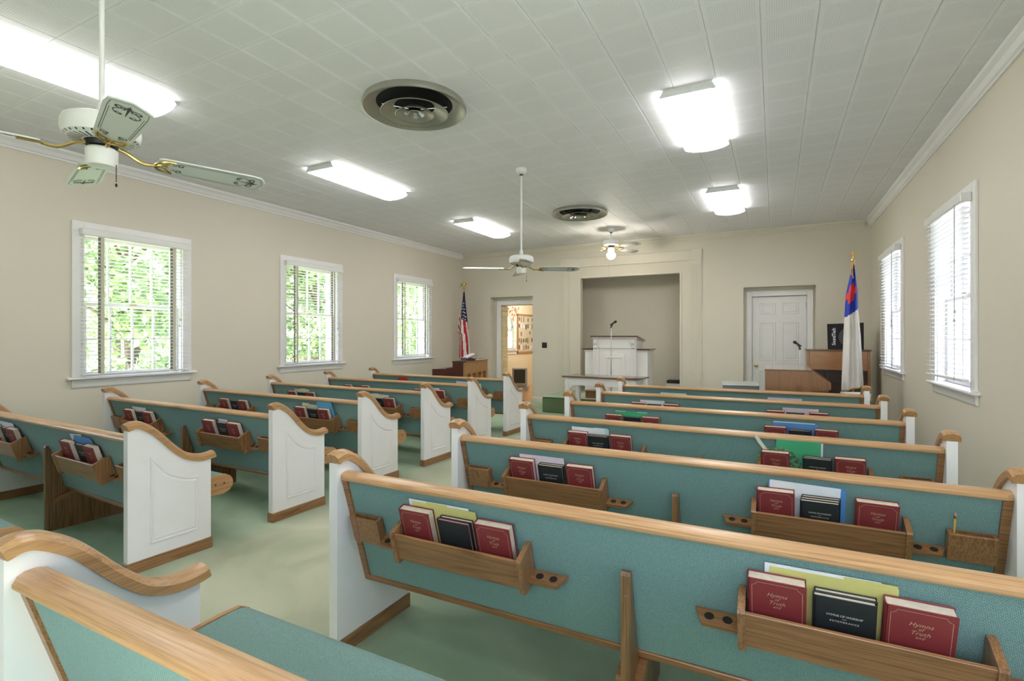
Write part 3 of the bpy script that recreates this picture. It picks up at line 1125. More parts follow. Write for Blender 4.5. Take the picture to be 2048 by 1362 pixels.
def diffuser(x, y, label):
    t = thing('air_diffuser', (x, y, ZC), 0, label, 'air diffuser', 'round ceiling air diffusers')
    b = B()
    b.lathe([(0.405, 0.0), (0.418, -0.03), (0.415, -0.052), (0.406, -0.055), (0.385, -0.036), (0.345, -0.014), (0.305, -0.003)], 48)
    b.done('outer_ring', 'duct_grey', t)
    for r0, r1, z0, z1 in ((0.268, 0.165, -0.080, -0.02), (0.152, 0.08, -0.094, -0.035)):
        b = B()
        b.lathe([(r0, z0), (r0 + 0.004, z0 + 0.004), (r0 * 0.55 + r1 * 0.45, z0 * 0.45 + z1 * 0.55), (r1, z1), (r1 - 0.005, z1 - 0.002), (r0 * 0.55 + r1 * 0.45 - 0.006, z0 * 0.45 + z1 * 0.55 - 0.006), (r0 - 0.004, z0)], 40)
        b.done('cone_ring', 'duct_grey', t)
    b = B()
    b.lathe([(0.001, -0.052), (0.04, -0.056), (0.075, -0.088), (0.08, -0.085), (0.045, -0.045), (0.001, -0.04)], 28)
    b.done('centre_cup', 'steel', t)
    b = B()
    b.lathe([(0.308, -0.0005), (0.001, -0.0005)], 40)
    b.done('throat', 'black_cloth', t)
    for a in (0.6, 0.6 + PI):
        b = B()
        c, s = math.cos(a), math.sin(a)
        b.tube([(0.05 * c, 0.05 * s, -0.04), (0.26 * c, 0.26 * s, -0.01)], 0.006, 6)
        b.done('spoke', 'steel', t)
    return t


diffuser(-2.60, 3.33, 'round metal ceiling air diffuser, farther from the pulpit of the two')
diffuser(-2.62, 7.33, 'round metal ceiling air diffuser above the front pews')


def scroll(cx, cy, r, turns, s, flip=1, n=26):
    return [(cx + flip * r * (1 - 0.85 * i / n) * math.cos(turns * 2 * PI * i / n + s), cy + r * (1 - 0.85 * i / n) * math.sin(turns * 2 * PI * i / n + s)) for i in range(n + 1)]


def fan_blade(parent, ang, pitch, stencil):
    # blade along +x in its own frame
    bl = [(0.195, -0.05), (0.215, -0.058), (0.58, -0.072), (0.625, -0.066), (0.64, -0.045), (0.652, -0.02), (0.66, 0.0), (0.652, 0.02), (0.64, 0.045), (0.625, 0.066), (0.58, 0.072), (0.215, 0.058), (0.195, 0.05)]
    b = B()
    b.prism(bl, 'z', 0.0, 0.006)
    o = b.done('blade', 'blade_white', parent, smooth=0)
    o.matrix_local = Matrix.Translation((0, 0, -0.04)) @ Matrix.Rotation(ang, 4, 'Z') @ Matrix.Rotation(pitch, 4, 'X')
    # scroll print on the underside
    b = B()
    z = -0.0007
    fr = [(0.30, -0.050), (0.57, -0.058), (0.615, -0.055), (0.63, -0.035), (0.638, -0.015), (0.645, 0), (0.638, 0.015), (0.63, 0.035), (0.615, 0.055), (0.57, 0.058), (0.30, 0.050)]
    b.ribbon(fr, 0.0022, z)
    b.ribbon([(0.30, -0.044), (0.56, -0.051)], 0.0016, z)
    b.ribbon([(0.30, 0.044), (0.56, 0.051)], 0.0016, z)
    for f in (-1, 1):
        wv = [0.006 * math.sin(PI * (i + 3) / 32) + 0.0012 for i in range(27)]
        b.ribbon([(u, f * v) for u, v in scroll(0.285, 0.027, 0.016, 1.3, 0.4)], wv, z)
        b.ribbon([(u, f * v) for u, v in scroll(0.262, 0.026, 0.010, 0.9, 2.5)], [q * 0.7 for q in wv], z)
        b.ribbon([(u, f * v) for u, v in scroll(0.585, 0.026, 0.019, 1.4, 3.6)], wv, z)
        b.ribbon([(u, f * v) for u, v in scroll(0.530, 0.020, 0.012, 1.2, 0.2)], wv, z)
        b.ribbon([(u, f * v) for u, v in spline([(0.525, 0.032), (0.55, 0.04), (0.57, 0.030), (0.59, 0.008), (0.61, 0.004)], 4)], 0.004, z)
    b.ribbon([(0.52, 0), (0.57, 0), (0.60, 0), (0.625, 0)], [0.002, 0.007, 0.011, 0.001], z)
    b.ribbon([(0.60, -0.012), (0.60, 0.012)], 0.004, z)
    b.done('scroll_print', stencil, o, smooth=0)
    # brass blade iron
    b = B()
    b.tube(spline([(0.055, 0, 0.036), (0.09, 0, 0.022), (0.14, 0, -0.008), (0.19, 0, -0.006)], 4), 0.007, 6)
    for f in (-1, 1):
        b.tube(spline([(0.185, 0, -0.006), (0.20, f * 0.03, -0.004), (0.225, f * 0.045, -0.003), (0.26, f * 0.05, -0.003)], 4), 0.005, 6)
        b.tube(spline([(0.225, f * 0.012, -0.003), (0.235, f * 0.03, -0.003), (0.255, f * 0.046, -0.003)], 3), 0.004, 5)
        b.tube(spline([(0.19, f * 0.004, -0.005), (0.21, f * 0.012, -0.004), (0.225, f * 0.012, -0.003)], 3), 0.004, 5)
    b.tube([(0.19, 0, -0.005), (0.235, 0, -0.004)], 0.004, 5)
    o2 = b.done('blade_iron', 'brass', o)


def ceiling_fan(x, y, zb, ang, label, light=False, stencil='stencil_dark'):
    t = thing('ceiling_fan', (x, y, zb), 0, label, 'ceiling fan', 'ceiling fans over the aisle')
    top = ZC - zb
    b = B()
    b.lathe([(0.062, top), (0.062, top - 0.012), (0.055, top - 0.045), (0.035, top - 0.062), (0.022, top - 0.064)], 24, caps=True)
    b.done('canopy', 'fan_white', t)
    b = B()
    b.lathe([(0.024, top - 0.058), (0.02, top - 0.075), (0.011, top - 0.08)], 16, caps=True)
    b.done('ball_joint', 'black', t)
    b = B()
    b.tube([(0, 0, 0.11), (0, 0, top - 0.07)], 0.0105, 12)
    b.lathe([(0.011, 0.17), (0.018, 0.165), (0.02, 0.12), (0.03, 0.112)], 14)
    b.done('downrod', 'fan_white', t)
    b = B()
    b.lathe([(0.001, 0.116), (0.03, 0.115), (0.10, 0.108), (0.128, 0.095), (0.137, 0.075), (0.138, 0.045), (0.13, 0.022), (0.112, 0.012), (0.06, 0.008), (0.001, 0.008)], 40)
    mo = b.done('motor_housing', 'fan_white', t)
    b = B()
    for i in range(28):
        a = 2 * PI * i / 28
        c, s = math.cos(a), math.sin(a)
        w = 0.0032
        P = []
        for r, z in ((0.068, 0.0073), (0.112, 0.0108)):
            P.append((r * c - w * s, r * s + w * c, z))
            P.append((r * c + w * s, r * s - w * c, z))
        b.pts(P, [(0, 1, 3, 2)])
        P = []
        for r, z in ((0.119, 0.0148), (0.128, 0.0205)):
            P.append(((r + 0.001) * c - w * s, (r + 0.001) * s + w * c, z - 0.0006))
            P.append(((r + 0.001) * c + w * s, (r + 0.001) * s - w * c, z - 0.0006))
        b.pts(P, [(0, 1, 3, 2)])
    b.done('vent_slots', 'black', mo, smooth=0)
    b = B()
    b.lathe([(0.001, 0.0075), (0.06, 0.0075), (0.055, -0.012), (0.03, -0.02), (0.001, -0.02)], 24)
    b.done('flywheel', 'black', t)
    for i in range(4):
        fan_blade(t, ang + i * PI / 2, math.radians(-13), stencil)
    b = B()
    b.lathe([(0.001, -0.018), (0.05, -0.02), (0.056, -0.028), (0.056, -0.085), (0.05, -0.095), (0.001, -0.097)], 28)
    b.done('switch_housing', 'fan_white', t)
    b = B()
    zc = -0.085
    if light:
        b.tube([(-0.03, -0.045, -0.09), (-0.03, -0.045, -0.55)], 0.0016, 5)
        b.lathe([(0.001, 0), (0.007, -0.01), (0.006, -0.03), (0.001, -0.034)], 8, (-0.03, -0.045, -0.55))
        b.done('pull_chain', 'cord_grey', t)
        b = B()
        b.lathe([(0.038, -0.10), (0.045, -0.11), (0.075, -0.135), (0.078, -0.165), (0.062, -0.20), (0.035, -0.222), (0.001, -0.228)], 24)
        b.done('light_globe', 'globe_glow', t)
    else:
        for i in range(11):
            b.lathe([(0.0005, 0.003), (0.003, 0), (0.0005, -0.003)], 6, (0.05, 0.03, zc - 0.006 - i * 0.0065))
        b.lathe([(0.001, 0), (0.005, -0.004), (0.004, -0.014), (0.001, -0.016)], 8, (0.05, 0.03, zc - 0.08))
        b.done('pull_chain', 'black', t)
    return t


ceiling_fan(-2.53, 1.13, 2.215, math.radians(73), 'white four-blade ceiling fan on a long rod, farthest from the pulpit', stencil='stencil_dark')
ceiling_fan(-2.535, 5.16, 2.205, math.radians(31), 'white four-blade ceiling fan on a long rod above the middle pews')
ceiling_fan(-2.55, 8.75, 2.985, math.radians(-29), 'short white ceiling fan with a lit globe lamp before the alcove', True, 'stencil_brown')


# ---------------------------------------------------------------- pews
HL = 1.30
TH = math.asin(0.287)
SY, SZ = -0.287, 0.958      # up the slope of the back
NY, NZ = -0.958, -0.287     # out of the rear face
OY, OZ = 0.114, 0.48


def bp(s, n):
    return OY + s * SY + n * NY, OZ + s * SZ + n * NZ


def slab(b, x0, x1, s0, s1, n0, n1, bev=0.0):
    P = [bp(s0, n0), bp(s1, n0), bp(s1, n1), bp(s0, n1)]
    if bev:
        P = []
        for (s, n, ds, dn) in ((s0, n0, 1, 1), (s1, n0, -1, 1), (s1, n1, -1, -1), (s0, n1, 1, -1)):
            q = [bp(s, n + dn * bev), bp(s + ds * bev, n)]
            P += q if (ds, dn) in ((1, 1), (-1, -1)) else q[::-1]
    return b.prism(P, 'x', x0, x1)


CAP = spline([(-0.014, 0.888), (0.03, 0.902), (0.079, 0.893), (0.148, 0.849), (0.201, 0.797), (0.256, 0.735), (0.312, 0.681), (0.351, 0.655), (0.401, 0.638), (0.445, 0.634), (0.483, 0.637), (0.503, 0.642)], 4)
CT = 0.045


def cap_off(i, d):
    a, c = Vector(CAP[max(i - 1, 0)]), Vector(CAP[min(i + 1, len(CAP) - 1)])
    e = (c - a).normalized()
    n = Vector((e.y, -e.x))
    return Vector(CAP[i]) + n * d


def make_pew():
    root = thing('church_pew', (0, 0, 0))
    for sg in (-1, 1):
        xi, xo = sg * (HL - 0.047), sg * HL
        und = [tuple(cap_off(i, CT)) for i in range(len(CAP))]
        top = [(0.0, und[0][1])] + [p for p in und if 0.005 < p[0] < 0.482] + [(0.485, und[-2][1])]
        b = B()
        b.prism([(0.0, 0.0), (0.485, 0.0)] + top[::-1], 'x', xi, xo)
        ep = b.done('end_panel', 'pew_white', root, smooth=20)
        b = B()
        rings = []
        sec = [(-0.038, 1.0), (-0.038, 0.42), (-0.026, 0.12), (0.0, 0.0), (0.026, 0.12), (0.038, 0.42), (0.038, 1.0)]
        xc = sg * (HL - 0.0235)
        for i in range(len(CAP)):
            rings.append([(xc + w, *cap_off(i, CT * h)) for w, h in sec])
        b.loft(rings)
        b.done('arm_cap', 'oak_y', ep, smooth=30)
        B().box(min(xi - sg * 0.008, xo + sg * 0.008), max(xi - sg * 0.008, xo + sg * 0.008), -0.007, 0.494, 0.0, 0.07, b=0.003).done('base_trim', 'oak_base_y', ep, smooth=0)
        arc = spline([(0.406, 0.495), (0.36, 0.500), (0.303, 0.515), (0.237, 0.55), (0.205, 0.576)], 3) + [(0.117, 0.675)]
        P = [(0.117, 0.147), (0.405, 0.147)] + arc
        b = B()
        prof = [(0.0, -0.001), (0.004, 0.0085), (0.009, 0.0085), (0.016, 0.0006), (0.026, 0.006)]
        b.loft([[(xo + sg * h, u, v) for u, v in inset(P, d)] for d, h in prof], caps=False)
        q = inset(P, 0.026)
        b.pts([(xo + sg * 0.006, u, v) for u, v in q], [tuple(range(len(q)))])
        b.done('raised_panel', 'pew_white', ep, smooth=30)
    XI = HL - 0.0475
    # back
    b = B()
    slab(b, -XI + 0.028, XI - 0.028, -0.195, 0.302, -0.03, -0.007)
    b.done('back_upholstery', 'teal_fabric', root, smooth=0)
    b = B()
    slab(b, -XI, -XI + 0.03, -0.215, 0.305, -0.034, 0.002, 0.003)
    slab(b, XI - 0.03, XI, -0.215, 0.305, -0.034, 0.002, 0.003)
    slab(b, -XI + 0.03, XI - 0.03, -0.215, -0.188, -0.034, 0.002, 0.003)
    b.done('back_frame', 'oak_dark_x', root, smooth=0)
    prof = [(0.010, 0.775), (0.007, 0.780), (0.007, 0.789), (0.013, 0.797), (0.040, 0.805), (0.062, 0.806), (0.082, 0.800), (0.090, 0.790), (0.090, 0.775)]
    b = B()
    rings = []
    for x, k in ((-XI, 0.0), (-XI + 0.022, 1.0), (XI - 0.022, 1.0), (XI, 0.0)):
        rings.append([(x, max(u, 0.024) if k == 0 else u, v) for u, v in prof])
    b.loft(rings)
    b.done('top_rail', 'oak_x', root, smooth=30)
    # seat
    b = B()
    up = [(0.20, 0.395), (0.20, 0.43), (0.35, 0.437), (0.52, 0.447), (0.60, 0.448), (0.64, 0.438), (0.658, 0.415), (0.655, 0.38), (0.62, 0.355), (0.30, 0.35), (0.22, 0.36)]
    b.prism(up, 'x', -XI + 0.02, XI - 0.02)
    b.done('seat_cushion', 'teal_fabric', root, smooth=40)
    for sg in (-1, 1):
        b = B()
        x0, x1 = sorted((sg * (XI - 0.001), sg * (XI - 0.02)))
        b.prism([(0.20, 0.335), (0.60, 0.318), (0.645, 0.335), (0.668, 0.365), (0.668, 0.40), (0.65, 0.432), (0.62, 0.449), (0.54, 0.452), (0.20, 0.437)], 'x', x0, x1)
        se = b.done('seat_end', 'oak_y', root, smooth=25)
        for yy in (0.545, 0.605):
            b = B()
            b.lathe([(0.006, 0.0), (0.006, 0.0012), (0.001, 0.0012)], 10, M=Matrix.Translation((sg * (XI - 0.001), yy, 0.39)) @ Matrix.Rotation(sg * PI / 2, 4, 'Y'))
            b.done('screw_plug', 'hole_dark', se, smooth=0)
    # centre support
    b = B()
    b.prism([(0.055, 0.0), (0.545, 0.0), (0.545, 0.345), (0.19, 0.345), (0.19, 0.255), (0.172, 0.275), (0.076, 0.600), (0.068, 0.618), (0.056, 0.618), (0.05, 0.605)], 'x', -0.016, 0.016)
    cs = b.done('centre_support', 'oak_support', root, smooth=0)
    for x0, x1 in ((0.0165, 0.045), (-0.045, -0.0165)):
        b = B()
        b.prism([(0.092, 0.205), (0.10, 0.238), (0.235, 0.285), (0.24, 0.25)], 'x', x0, x1)
        b.done('cleat', 'oak_dark_x', cs, smooth=0)
    for z in (0.54, 0.41):
        b = B()
        b.lathe([(0.0055, 0), (0.0055, 0.0015), (0.0005, 0.0015)], 10, M=Matrix.Translation((0, 0.052, z)) @ Matrix.Rotation(PI / 2, 4, 'X'))
        b.done('screw_plug', 'oak_dark_x', cs, smooth=0)
    # racks
    for sg in (-1, 1):
        x0, x1 = (-0.92, -0.37) if sg < 0 else (0.365, 0.915)
        b = B()
        slab(b, x0, x1, 0.040, 0.158, 0.080, 0.092, 0.002)
        slab(b, x0, x1, 0.030, 0.042, 0.001, 0.080)
        rk = b.done('book_rack', 'oak_dark_x', root, smooth=0)
        for e, xa in ((-1, x0), (1, x1)):
            b = B()
            P = [bp(0.022, 0.001), bp(0.178, 0.001), bp(0.178, 0.02), bp(0.166, 0.095), bp(0.160, 0.099), bp(0.030, 0.099), bp(0.022, 0.093)]
            a0, a1 = sorted((xa, xa + e * 0.020))
            b.prism(P, 'x', a0, a1)
            b.done('rack_end', 'oak_dark_z', rk, smooth=0)
            # communion cup shelf
            b = B()
            xs, xe = xa + e * 0.0205, xa + e * 0.150
            Q = [(xs, 0.001), (xe, 0.001), (xe - e * 0.025, 0.062), (xs, 0.062)]
            rr = []
            for s in (0.048, 0.062):
                rr.append([(x, *bp(s, n)) for x, n in Q])
            b.loft(rr)
            sh = b.done('cup_shelf', 'oak_dark_x', rk, smooth=0)
            for k in (0.032, 0.085):
                b = B()
                M = Matrix.Translation((xs + e * k, *bp(0.0622, 0.031))) @ Matrix.Rotation(TH, 4, 'X')
                b.lathe([(0.0145, 0.0), (0.0145, 0.0012), (0.012, 0.0012), (0.011, 0.0003), (0.0005, 0.0003)], 14, M=M)
                b.done('cup_hole', 'hole_dark', rk, smooth=0)
        xa, xb = (-1.215, -1.062) if sg < 0 else (1.062, 1.215)
        b = B()
        slab(b, xa, xb, 0.028, 0.150, 0.026, 0.038, 0.002)
        slab(b, xa, xb, 0.028, 0.040, 0.0, 0.026)
        slab(b, xa, xa + 0.014, 0.040, 0.148, 0.0, 0.026)
        slab(b, xb - 0.014, xb, 0.040, 0.148, 0.0, 0.026)
        slab(b, xa + 0.014, xb - 0.014, 0.040, 0.148, 0.001, 0.006)
        cb = b.done('card_box', 'oak_dark_z', root, smooth=0)
        for xx in (xa + 0.012, xb - 0.012):
            b = B()
            b.lathe([(0.004, 0), (0.004, 0.001), (0.0005, 0.0018)], 8, M=Matrix.Translation((xx, *bp(0.085, 0.0382))) @ Matrix.Rotation(PI / 2 + TH, 4, 'X'))
            b.done('brass_screw', 'brass', cb, smooth=0)
    return root


proto = make_pew()
NTH = ['front', 'second', 'third', 'fourth', 'fifth', 'sixth', 'seventh']
PEWS = {}


def place_pew(key, side, nth, xa, y0, deg):
    global proto
    a = math.radians(deg)
    sg = 1 if side == 'organ' else -1
    o = proto if not PEWS else copy_tree(proto)
    o.location = (xa + sg * HL * math.cos(a), y0 + sg * HL * math.sin(a), 0)
    o.rotation_euler = (0, 0, a)
    where = ('%s-side block, %s row' + ('' if nth == 0 else ' from front')) % (side, NTH[nth])
    tag(o, 'teal pew with white ends and oak rails, ' + where, 'pew', 'church pews')
    M = Matrix.Translation(o.location) @ Matrix.Rotation(a, 4, 'Z')
    PEWS[key] = (o, M, sg, side, nth)


RY = [0.55, 1.632, 2.585, 3.53, 4.455, 5.40, 6.29]
RA = [0.0, 0.0, 0.0, -1.3, -1.0, -0.6, 0.0]
LY = [0.52, 1.63, 2.60, 3.53, 4.47, 5.42, 6.36]
LA = [-2.0, -2.1, -1.5, -2.0, -1.2, -1.6, -1.8]
for i in range(7):
    place_pew('R%d' % i, 'organ', 6 - i, -1.742, RY[i], RA[i])
for i in range(7):
    place_pew('L%d' % (i + 1), 'piano', 6 - i, -3.362, LY[i], LA[i])
for ch in list(PEWS['R0'][0].children):
    if ch.name.startswith(('card_box', 'book_rack')) and ch.data.vertices[0].co.x < 0:
        for g in list(ch.children):
            bpy.data.objects.remove(g)
        bpy.data.objects.remove(ch)


# ---------------------------------------------------------------- hymnals, folders, papers
def cover_mesh(w, h, t, mat):
    b = B()
    c = 0.0028
    b.box(-w / 2, w / 2, -t, -t + c, 0, h, b=0.0009)
    b.box(-w / 2, w / 2, -c, 0, 0, h, b=0.0009)
    n = 6
    P = [(-w / 2 - 0.004 * math.sin(PI * i / n), -t + t * i / n) for i in range(n + 1)]
    Q = [(u + 0.003, v) for u, v in P][::-1]
    b.prism(P + Q, 'z', 0.0003, h - 0.0003)
    return b.mesh('cover', mat, smooth=30)


def pages_mesh(w, h, t, mat):
    return B().box(-w / 2 + 0.001, w / 2 - 0.004, -t + 0.003, -0.003, 0.003, h - 0.004).mesh('pages', mat, smooth=0)


def frame_mesh(w, h, z):
    b = B()
    m, k = 0.010, 0.012
    x, zt = w / 2 - m, h - m
    pts = [(-x, 0.01), (-x, zt - k), (-x + k * 0.4, zt - k * 0.9), (-x + k, zt - k * 0.4), (-x + k, zt), (x - k, zt), (x - k, zt - k * 0.4), (x - k * 0.4, zt - k * 0.9), (x, zt - k), (x, 0.01)]
    b.ribbon(pts, 0.0011, 0)
    for v in b.bm.verts:
        v.co = Vector((v.co.x, z, v.co.y))
    return b.mesh('gilt_border', 'gilt', smooth=0)


def stack_text(name, lines, mat, z, shear=0.0):
    bm = bmesh.new()
    for body, size, zz, sp in lines:
        me = text_mesh('t', body, size, mat, shear, sp)
        for v in me.vertices:
            v.co = Vector((v.co.x, z - v.co.z * 0.5, zz + v.co.y))
        bm.from_mesh(me)
        bpy.data.meshes.remove(me)
    me = bpy.data.meshes.new(name)
    bm.to_mesh(me)
    bm.free()
    me.materials.append(MATS[mat])
    return me


RW, RH, RT = 0.148, 0.205, 0.036
KW, KH, KT = 0.143, 0.189, 0.017
BK = {
    'red': (cover_mesh(RW, RH, RT, 'red_cloth'), pages_mesh(RW, RH, RT, 'pages')),
    'blk': (cover_mesh(KW, KH, KT, 'black_cover'), pages_mesh(KW, KH, KT, 'pages')),
    'pnk': (cover_mesh(KW, KH, KT, 'black_cover'), pages_mesh(KW, KH, KT, 'pages_pink')),
}
RED_B = frame_mesh(RW, RH, -RT - 0.0003)
RED_T = stack_text('title', [('Hymns', 0.0175, 0.158, 1.05), ('of', 0.013, 0.145, 1.05), ('Truth', 0.0175, 0.132, 1.05), ('and', 0.013, 0.119, 1.05)], 'gilt', -RT - 0.0003, 0.35)
BLK_T = stack_text('title', [('HYMNS OF WORSHIP', 0.0092, 0.134, 0.95), ('AND', 0.0045, 0.125, 1.1), ('REMEMBRANCE', 0.0080, 0.115, 1.3)], 'silver_print', -KT - 0.0003)
SIDE_N = {-1: 'aisle', 1: 'wall'}


def rack_frame(key, rack, x, s, n, tilt=0.0, lean=0.0):
    """matrix of an item standing in a rack: x along rack from its aisle... s up slope, n out from the back"""
    o, M, sg, side, nth = PEWS[key]
    left = (rack == 'A') == (sg > 0)
    x0 = -0.92 if left else 0.365
    y, z = bp(s, n)
    return M @ Matrix.Translation((x0 + x, y, z)) @ Matrix.Rotation(TH + lean, 4, 'X') @ Matrix.Rotation(tilt, 4, 'Y')


def where(key, rack):
    o, M, sg, side, nth = PEWS[key]
    return '%s-side rack, %s%s-side pew' % ('aisle' if rack == 'A' else 'wall', '' if nth == 0 and False else NTH[nth] + ' ', side)


BOOKPOS = {'red': ['red hymnal at the %s end', 'red hymnal at the %s end'], 'blk': 'black'}


def book(kind, key, rack, x, n, label, titled=True, tilt=0.0):
    o = thing('hymnal', (0, 0, 0), 0, label, 'book', 'hymnals in the pew racks')
    M = rack_frame(key, rack, x, 0.0435, n, tilt)
    o.matrix_world = M
    ob('cover', BK[kind][0], o)
    ob('pages', BK[kind][1], o)
    if titled:
        if kind == 'red':
            ob('gilt_border', RED_B, o)
            tag(ob('title', RED_T, o), 'gilt title lettering')
        elif kind == 'blk':
            tag(ob('title', BLK_T, o), 'silver title lettering')
    return o


def sheet(name, cat, key, rack, x, s, n, w, h, t, mat, label, tilt=0.0, tab=None, corner=0.0, lean=0.0):
    h = h - 0.014
    M = rack_frame(key, rack, x, 0.0435 + s + w / 2 * abs(math.sin(tilt)), n, tilt, lean)
    b = B()
    c = max(corner, 0.002)
    P = [(-w / 2, 0), (w / 2, 0), (w / 2, h - c)] + [(w / 2 - c + c * math.cos(a), h - c + c * math.sin(a)) for a in (0.5, 1.0)] + [(w / 2 - c, h), (-w / 2 + c, h), (-w / 2, h - c)]
    b.prism(P, 'y', -t, 0)
    if tab:
        b.box(tab[0], tab[1], -t * 0.4, -t * 0.05, h - 0.004, h + tab[2])
    o = tag(b.done(name, mat, smooth=0), label, cat, 'loose papers in the pew racks')
    o.matrix_world = M
    return o


# key: (rack, black count, x offsets, extras)
def fill(key, rack, xs=(0.075, 0.255, 0.435), nb=2, back=0.006, kinds='rbr', pink=False, titled=True):
    wh = where(key, rack)
    xs = (max(xs[0], 0.0815), xs[1], xs[2])   # clear of the rack end board
    o, M, sg, side, nth = PEWS[key]
    # rack x runs in the pew's own +x; which end lies toward the aisle
    e0, e1 = ('aisle', 'wall') if sg > 0 else ('wall', 'aisle')
    if 'r' == kinds[0]:
        book('red', key, rack, xs[0], RT + 0.004 + back - RT + 0.0, 'red cloth hymnal, %s end of %s' % (e0, wh), titled, random.uniform(-0.01, 0.01))
    for k in range(nb if 'b' in kinds else 0):
        kd = 'pnk' if (pink and k == nb - 1) else 'blk'
        lab = 'black hymnal, %s of %s' % (('sole one' if nb == 1 else ['rear', 'front'][k] if nb == 2 else ['rear', 'middle', 'front'][k]), wh)
        book(kd, key, rack, xs[1] + 0.004 * (nb - 1 - k), back + 0.004 + k * (KT + 0.001), lab, titled and k == nb - 1, 0.0)
    if kinds[-1] == 'r':
        book('red', key, rack, xs[2], back + 0.004, 'red cloth hymnal, %s end of %s' % (e1, wh), titled, random.uniform(-0.01, 0.01))


def paper(key, rack, x, w, h, mat, what, cat='paper', s=0.0, n=0.0045, t=0.002, tab=None, tilt=0.0, corner=0.0, name='paper_sheets', lean=0.0):
    return sheet(name, cat, key, rack, x, s, n, w, h, t, mat, '%s behind hymnals, %s' % (what, where(key, rack)), tilt, tab, corner, lean)


fill('R1', 'A', (0.073, 0.262, 0.438), 2, pink=True)
paper('R1', 'A', 0.20, 0.30, 0.236, 'folder_yellow', 'yellow folder', 'folder', n=0.005, tab=(-0.08, 0.02, 0.006), name='file_folder')
paper('R1', 'A', 0.175, 0.285, 0.244, 'paper_white', 'white sheets standing', n=0.0025, t=0.0015)
fill('R1', 'W', (0.068, 0.245, 0.408), 2)
paper('R1', 'W', 0.215, 0.305, 0.238, 'folder_yellow', 'yellow folder', 'folder', n=0.005, tab=(0.03, 0.15, 0.008), name='file_folder')
paper('R1', 'W', 0.19, 0.28, 0.247, 'paper_white', 'white sheets standing', n=0.0025, t=0.0015)
fill('R2', 'A', (0.085, 0.262, 0.432), 2)
paper('R2', 'A', 0.20, 0.27, 0.238, 'paper_pink', 'pinkish white booklet standing', n=0.005, t=0.003, name='booklet')
fill('R2', 'W', (0.072, 0.25, 0.457), 3)
paper('R2', 'W', 0.20, 0.30, 0.242, 'folder_blue', 'blue folder', 'folder', n=0.0028, tab=(0.02, 0.14, 0.007), name='file_folder')
paper('R2', 'W', 0.185, 0.275, 0.246, 'paper_white', 'white sheets fanned', n=0.0055, t=0.0018, tilt=0.035)
fill('R3', 'A', (0.078, 0.234, 0.40), 2)
paper('R3', 'A', 0.17, 0.28, 0.245, 'folder_teal', 'pale teal folder', 'folder', n=0.0028, tab=(0.03, 0.13, 0.006), name='file_folder')
paper('R3', 'A', 0.155, 0.25, 0.246, 'paper_white', 'white sheets standing', n=0.0052, t=0.0018)
fill('R3', 'W', (0.078, 0.298, 0.462), 2, back=0.023, titled=True)
paper('R3', 'W', 0.20, 0.235, 0.292, 'folder_green', 'tall green folder', 'folder', n=0.007, lean=0.055, name='file_folder')
paper('R3', 'W', 0.215, 0.225, 0.285, 'paper_white', 'white sheets inside the green folder', n=0.005, t=0.0015, lean=0.055)
fill('R4', 'A', (0.085, 0.245, 0.41), 1)
paper('R4', 'A', 0.24, 0.29, 0.242, 'folder_green', 'green folder with white sheets', 'folder', n=0.0028, tab=(-0.05, 0.05, 0.005), name='file_folder')
paper('R4', 'A', 0.235, 0.28, 0.246, 'paper_white', 'white sheets standing', n=0.0008, t=0.0015)
fill('R4', 'W', (0.075, 0.245, 0.415), 2)
paper('R4', 'W', 0.215, 0.30, 0.244, 'folder_blue', 'blue folder', 'folder', n=0.0028, name='file_folder')
paper('R4', 'W', 0.205, 0.28, 0.250, 'paper_white', 'white sheets standing', n=0.0008, t=0.0015)
fill('R5', 'A', (0.078, 0.240, 0.415), 1, titled=False)
paper('R5', 'A', 0.22, 0.25, 0.240, 'paper_white', 'white booklet standing', n=0.0045, t=0.003, name='booklet')
fill('R5', 'W', (0.085, 0.245, 0.43), 1, titled=False)
paper('R5', 'W', 0.285, 0.29, 0.243, 'paper_pink', 'pink sheets standing', n=0.0045, t=0.003)
paper('R6', 'A', 0.28, 0.30, 0.232, 'paper_white', 'white sheets standing, no book seen', n=0.006, t=0.004)
paper('R6', 'W', 0.17, 0.33, 0.236, 'paper_pink', 'pale pink sheets standing', n=0.006, t=0.004)
fill('L2', 'A', (0.09, 0.255, 0.425), 1)
paper('L2', 'A', 0.275, 0.27, 0.255, 'folder_blue', 'blue folder', 'folder', n=0.0045, corner=0.03, name='file_folder')
paper('L2', 'A', 0.20, 0.17, 0.256, 'paper_white', 'white sheets standing', n=0.0015, t=0.001, tilt=-0.08)
fill('L2', 'W', (0.10, 0.27, 0.44), 1)
paper('L2', 'W', 0.28, 0.28, 0.244, 'paper_white', 'white booklet standing', n=0.0045, t=0.003, name='booklet')
fill('L3', 'A', (0.09, 0.255, 0.425), 1)
paper('L3', 'A', 0.26, 0.12, 0.228, 'paper_pink', 'small pink booklet', n=0.005, t=0.003, name='booklet')
fill('L3', 'W', (0.09, 0.255, 0.425), 1)
paper('L3', 'W', 0.24, 0.24, 0.240, 'paper_white', 'white booklet standing', n=0.0045, t=0.003, name='booklet')
fill('L4', 'A', (0.09, 0.255, 0.425), 1, back=0.018)
paper('L4', 'A', 0.22, 0.27, 0.235, 'paper_beige', 'beige folder', 'folder', n=0.0045, tab=(-0.13, -0.03, 0.012), name='file_folder')
paper('L4', 'A', 0.43, 0.215, 0.285, 'folder_sky', 'bright blue folder', 'folder', n=0.0075, corner=0.02, lean=0.055, name='file_folder')
fill('L4', 'W', (0.09, 0.255, 0.425), 1)
fill('L5', 'A', (0.09, 0.246, 0.425), 1)
